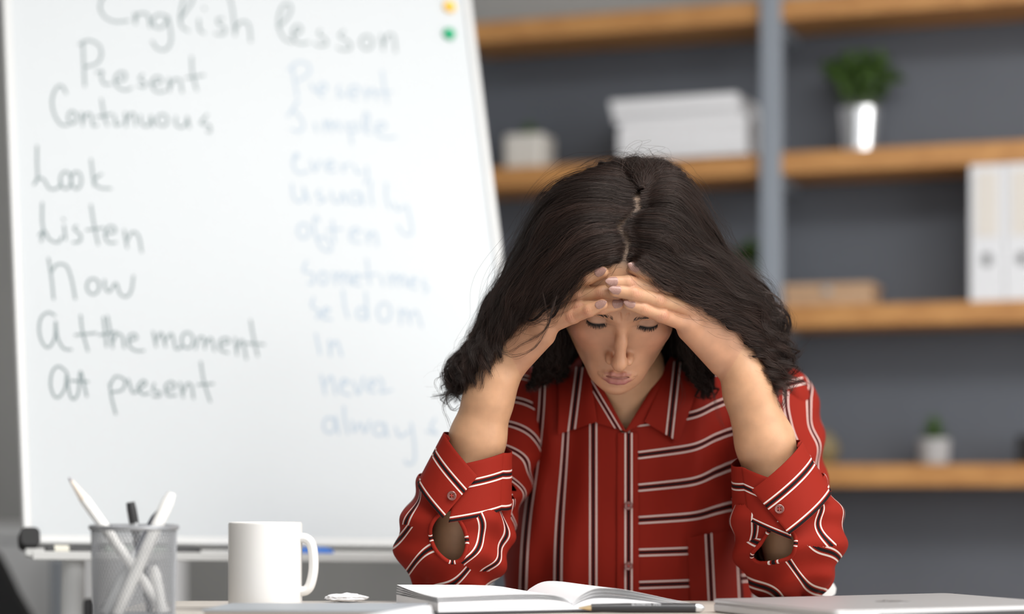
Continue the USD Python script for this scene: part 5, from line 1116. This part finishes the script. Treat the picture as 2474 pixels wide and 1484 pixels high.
def family(gs, n, sx, tag_):
    """locks between neighbouring guides: (centre line as pixels and depth, weight)"""
    G = [guide(g, tag_ != 'in' and k_ < 7) for k_, g in enumerate(gs)]; out = []
    for i in range(n):
        q = (i + rh.random()) / n * (len(G) - 1); k = min(int(q), len(G) - 2); c = G[k] * (1 - (q - k)) + G[k + 1] * (q - k)
        a = np.linspace(0, 1, NS); L = rh.uniform(.86, 1.06) if tag_ != 'in' else 1
        amp = (1 if tag_ in 'LR' else .35) * rh.uniform(6, 19) * (.25 * np.clip((a - .08) / .2, 0, 1) + .75 * np.clip((a - .3) / .6, 0, 1) ** 1.2 + .7 * np.clip((a - .68) / .32, 0, 1)); ph = rh.uniform(0, 6.28) + 6.28 * rh.uniform(.7, 1.7) * a ** 3; fr = rh.uniform(2.5, 4.5)
        c = c.copy(); t = np.gradient(c[:, :2], axis=0); t /= np.linalg.norm(t, axis=1, keepdims=True) + 1e-9; nrm = np.stack([-t[:, 1], t[:, 0]], 1)
        c[:, :2] += nrm * (amp * np.sin(fr * 6.28 * a + ph) + rh.normal(0, 12) * a * sx + (6.5 if tag_ in 'LR' else 0) * np.interp(a, np.linspace(0, 1, 9), np.r_[0, .2 * rh.normal(), rh.normal(0, 1, 7)]))[:, None]
        c[:, 2] += np.clip(rh.exponential(.006), 0, .03) * np.clip(a / .15, 0, 1) + .0006 * amp * np.cos(fr * 6.28 * a + ph)
        if tag_ in 'LR' and rh.random() < .12: REBEL[(tag_, i)] = 1; c[:, :2] += nrm * (rh.choice([-1, 1]) * rh.uniform(12, 30) * np.sin(np.pi * np.clip((a - .1) / .7, 0, 1)))[:, None]; c[:, 2] -= .007 * np.clip((a - .05) / .3, 0, 1)
        if L < 1: c = c[:max(14, int(NS * L))]
        sd = {'L': -1, 'R': 1}.get(tag_, 0)
        if sd:
            gap = 12 + 9 * rh.random(); dx = zig(c[0, 1]) + sd * gap - c[0, 0]; c[:, 0] += dx * np.exp(-(np.linspace(0, 1, NS)[:len(c)] / .10) ** 2)
            c[:, 0] += -sd * (20 if sd < 0 else 44) * np.clip((720 - c[:, 1]) / 120, 0, 1) * np.clip((np.abs(c[:, 0] - 1508) - 120) / 120, 0, 1)
            c[:, 1] += 17 * np.clip((470 - c[:, 1]) / 60, 0, 1)
        out.append(c)
    return out
REBEL = {}
LOCKS = family(GL, 120, 1.0, 'L') + family(GR, 120, 1.0, 'R') + family(IL, 26, .5, 'in') + family(IR, 26, .5, 'in') + family(BK, 64, .4, 'in') + family(CR, 46, .3, 'cr')
strand_pts, strand_n, strand_w, strand_t, core = [], [], [], [], []
tone = 0
def add_strand(c3, w0, w1):
    strand_t.append(tone); strand_pts.append(c3); strand_n.append(len(c3)); strand_w.append(np.linspace(w0, w1, len(c3)))
def W3(c): return np.stack([(c[:, 0] - CX) / FPX * c[:, 2], c[:, 2], ZC - (c[:, 1] - HY) / FPX * c[:, 2]], 1)
for li, c in enumerate(LOCKS):
    w = W3(c); n = len(w); a = np.linspace(0, 1, n); t = np.gradient(w, axis=0); t /= np.linalg.norm(t, axis=1, keepdims=True) + 1e-9
    e1 = np.cross(t, [0, 1.0, 0]); e1 /= np.linalg.norm(e1, axis=1, keepdims=True) + 1e-9; e2 = np.cross(t, e1)
    inner_ = 240 <= li < len(LOCKS) - 46; tone = int(rh.integers(0, 3)) if not inner_ else 0
    rad = rh.uniform(.7, 1.25) * (.0060 + .004 * np.sin(np.pi * np.clip(a * 1.1, 0, 1))) * (1 - .72 * np.clip((a - .55) / .45, 0, 1))
    cr = np.clip(rad * .5 * np.clip(a / .12, .15, 1), .0004, 1) * np.where(a > .9, (1 - a) * 8 + .12, 1)
    back = e2 * np.sign(e2[:, 1:2] + 1e-9)
    core.append(tube(w[::2] + back[::2] * .005, cr[::2] * (1.3 if inner_ else .3 if (('L' if li < 120 else 'R'), li % 120) in REBEL else .85), 7))
    for k in range(42 if not inner_ else 16):
        r_ = math.sqrt(rh.random()); th = rh.uniform(0, 6.28); ph = rh.uniform(0, 6.28); fr = rh.uniform(3, 7); am = rh.uniform(.0004, .0022) if rh.random() < .72 else rh.uniform(.002, .0055)
        fly = 1.0 if rh.random() > .07 else rh.uniform(1.8, 3.4)
        m_ = n if rh.random() > .3 else max(14, int(n * rh.uniform(.65, 1)))
        off = e1 * (math.cos(th) * r_ * rad * fly + am * np.sin(fr * 6.28 * a + ph) * np.clip(a * 2, 0, 1))[:, None] + e2 * (math.sin(th) * r_ * rad * .8 + am * np.cos(fr * 6.28 * a + ph) * np.clip(a * 2, 0, 1))[:, None]
        off *= np.clip(a / .06, .55, 1)[:, None]
        if li < 240: off[:, 0] += (1 if li < 120 else -1) * .0005 * rh.uniform(-2, 11) * (rh.random() < .6) * np.exp(-(a / .07) ** 2)
        p = (w + off)[:m_]; add_strand(p[::2] if m_ > 16 else p, .00024, .00009)
# loose curls that the photograph shows one by one: over the wrist, at both outer edges, above the crown
tone = 1
def wisp(pts, n, spread=2.5, w=.0003):
    for _ in range(n):
        q = np.array(pts, float); o = rh.normal(0, spread, (len(q), 2)) * np.linspace(.3, 1.2, len(q))[:, None]; q[:, :2] += o
        add_strand(W3(spline(q, 26)), w, w * .4)
for pts, n in (([(1345, 715, 2.582), (1334, 750, 2.582), (1326, 785, 2.59), (1300, 812, 2.60), (1262, 832, 2.612), (1228, 852, 2.622), (1200, 838, 2.625)], 9),
               ([(1338, 728, 2.582), (1330, 765, 2.582), (1318, 800, 2.59), (1288, 842, 2.605), (1245, 861, 2.618), (1212, 850, 2.622), (1196, 834, 2.625)], 9),
               ([(1310, 700, 2.58), (1318, 745, 2.585), (1322, 775, 2.59), (1308, 800, 2.60), (1275, 820, 2.61)], 5),
               ([(1215, 720, 2.66), (1185, 722, 2.66), (1165, 734, 2.66), (1166, 752, 2.66), (1182, 760, 2.66), (1192, 748, 2.66)], 6),
               ([(1140, 880, 2.67), (1095, 930, 2.67), (1072, 980, 2.67), (1080, 1015, 2.67), (1092, 1045, 2.67)], 7),
               ([(1150, 850, 2.67), (1090, 895, 2.67), (1052, 918, 2.67), (1060, 945, 2.67), (1072, 962, 2.67)], 4),
               ([(1840, 705, 2.66), (1872, 715, 2.66), (1890, 738, 2.66), (1882, 765, 2.66), (1858, 768, 2.66), (1848, 748, 2.66)], 12),
               ([(1835, 690, 2.66), (1878, 722, 2.66), (1893, 752, 2.66), (1878, 790, 2.66)], 8),
               ([(1180, 850, 2.66), (1150, 880, 2.66), (1162, 905, 2.655), (1190, 902, 2.65), (1188, 880, 2.65)], 12),
               ([(1160, 880, 2.66), (1120, 905, 2.66), (1100, 945, 2.66), (1122, 975, 2.66), (1140, 955, 2.655), (1128, 935, 2.655)], 14),
               ([(1125, 880, 2.67), (1092, 925, 2.67), (1078, 962, 2.67), (1096, 992, 2.67), (1114, 978, 2.668)], 14),
               ([(1215, 700, 2.66), (1178, 742, 2.665), (1150, 790, 2.67), (1160, 830, 2.67), (1135, 850, 2.67)], 14),
               ([(1232, 650, 2.65), (1196, 690, 2.66), (1188, 740, 2.665), (1168, 770, 2.67)], 12),
               ([(1760, 660, 2.62), (1800, 700, 2.64), (1790, 735, 2.64), (1822, 760, 2.645), (1850, 800, 2.65), (1838, 840, 2.65)], 18),
               ([(1800, 680, 2.65), (1846, 700, 2.66), (1850, 735, 2.66), (1872, 770, 2.665), (1868, 810, 2.67), (1890, 845, 2.67)], 18),
               ([(1850, 850, 2.65), (1882, 880, 2.65), (1872, 915, 2.65), (1896, 940, 2.65), (1890, 980, 2.65), (1878, 965, 2.65)], 16),
               ([(1870, 840, 2.68), (1895, 862, 2.68), (1925, 866, 2.68), (1946, 842, 2.68)], 9),
               ([(1865, 850, 2.68), (1905, 868, 2.68), (1932, 850, 2.68), (1958, 820, 2.68)], 3),
               ([(1870, 900, 2.66), (1890, 940, 2.66), (1898, 975, 2.66), (1885, 1000, 2.66)], 10),
               ([(1420, 430, 2.63), (1360, 435, 2.64), (1332, 462, 2.65), (1326, 492, 2.655), (1338, 520, 2.65)], 12),
               ([(1350, 470, 2.63), (1312, 466, 2.64), (1296, 490, 2.645), (1305, 520, 2.645), (1322, 500, 2.64)], 14),
               ([(1310, 480, 2.63), (1290, 520, 2.64), (1310, 545, 2.64), (1330, 530, 2.64)], 10),
               ([(1540, 420, 2.64), (1480, 380, 2.65), (1430, 385, 2.66), (1390, 410, 2.67)], 4), ([(1560, 415, 2.64), (1600, 395, 2.65), (1650, 430, 2.67)], 3),
               ([(1640, 900, 2.74), (1650, 960, 2.745), (1630, 1000, 2.748), (1612, 1025, 2.75)], 3), ([(1720, 930, 2.74), (1735, 1000, 2.745), (1752, 1040, 2.745)], 6)):
    wisp(pts, n, 3.2)
tone = 1
qs = []                                                  # short hairs crossing the parting
for _ in range(230):
    y = rh.uniform(420, 632); x0 = zig(y) + rh.normal(0, 6); sd = rh.choice([-1, 1]); Lx = rh.uniform(30, 90); k_ = rh.normal()
    qs.append([(x0 + sd * Lx * t, y + rh.normal(0, 2) - 14 * t + 26 * t * t + 8 * t * k_) for t in np.linspace(0, 1, 6)])
qs = np.array(qs); sd_ = drape(qs[..., 0].ravel(), qs[..., 1].ravel(), HEAD).reshape(-1, 6)
for q, d_ in zip(qs, sd_):
    if d_.max() < 2.9: add_strand(W3(spline(np.c_[q, d_ - np.array([0, .002, .005, .009, .012, .012])], 14)), .00018, .00008)
for _ in range(480):                                     # fine flyaways all round
    c = LOCKS[rh.integers(0, 240)]; i = rh.integers(7, len(c) - 10); q = c[i:i + rh.integers(10, 28):2].copy()
    q[:, :2] += np.cumsum(rh.normal(0, 1.6, (len(q), 2)), 0) + np.linspace(0, 1, len(q))[:, None] * rh.normal(0, 22, 2); q[:, 2] -= .004 + .004 * rh.random()
    add_strand(W3(spline(q, 14)), .00014, .00007)
M_hairmass = mat('hair_mass_dark', (.010, .0062, .005), .8, specular_ior_level=.1)
def hairmat(name, k):
    return usdkit.material(stage, '/World/Looks/' + name, {'i': ('hair_info', {}), 'r': ('rgb_ramp', dict(ramp=[(0, (.013 * k, .0062 * k, .0045 * k)), (.6, (.024 * k, .0115 * k, .0082 * k)), (1, (.052 * k, .027 * k, .018 * k))])),
    'p': ('principled_bsdf', dict(roughness=.40, specular_ior_level=.42, specular_tint=(1, .88, .82)))}, [('i.intercept', 'r.fac'), ('r.color', 'p.base_color')], surface='p.BSDF')
cap = UN(.012, hel(0, -18, 36, 80.5, 103.5, 99.5)); cv, cf, cn = skin(cap, HC - .17, HC + .17, .004, B=8)
Lc = (cv[cf].mean(1) - HC) @ HM.T / mm
cq = PX(cv[cf].mean(1)); okc = ~((np.abs(cq[:, 0] - zig(cq[:, 1])) < 26) & (cq[:, 1] < 660) & (Lc[:, 1] > -75)) & ~((np.abs(Lc[:, 0] - 6 * np.sin(Lc[:, 1] / 16.)) < 5.5) & (Lc[:, 1] > -70)) & (Lc[:, 2] > 20 - .35 * (Lc[:, 1] + 40)) & ~((Lc[:, 1] > 10) & (Lc[:, 2] < 84 - .05 * np.abs(Lc[:, 0])))
cv, cf, cn = compact(cv, cf[okc], cn)
hair = part('hair', cat((cv, cf), *core), M_hairmass, wm, label='long dark brown wavy hair', smooth=60)
for tn_, k_ in enumerate((.65, 1.15, 2.4)):
    ix = [i for i, x in enumerate(strand_t) if x == tn_]
    bc = UsdGeom.BasisCurves.Define(stage, numbered(hair, 'hair_strands'))
    allp = np.vstack([strand_pts[i] for i in ix]) - ORIGIN[wm]
    bc.CreatePointsAttr(Vt.Vec3fArray.FromNumpy(allp.astype(np.float32))); bc.CreateCurveVertexCountsAttr(Vt.IntArray.FromNumpy(np.array([strand_n[i] for i in ix], np.int32)))
    bc.CreateTypeAttr('linear'); bc.CreateWidthsAttr(Vt.FloatArray.FromNumpy(np.concatenate([strand_w[i] for i in ix]).astype(np.float32))); bc.SetWidthsInterpolation('vertex')
    UsdShade.MaterialBindingAPI.Apply(bc.GetPrim()).Bind(hairmat(f'hair_strand_{tn_}', k_)); tag(bc.GetPrim(), kind='stuff')
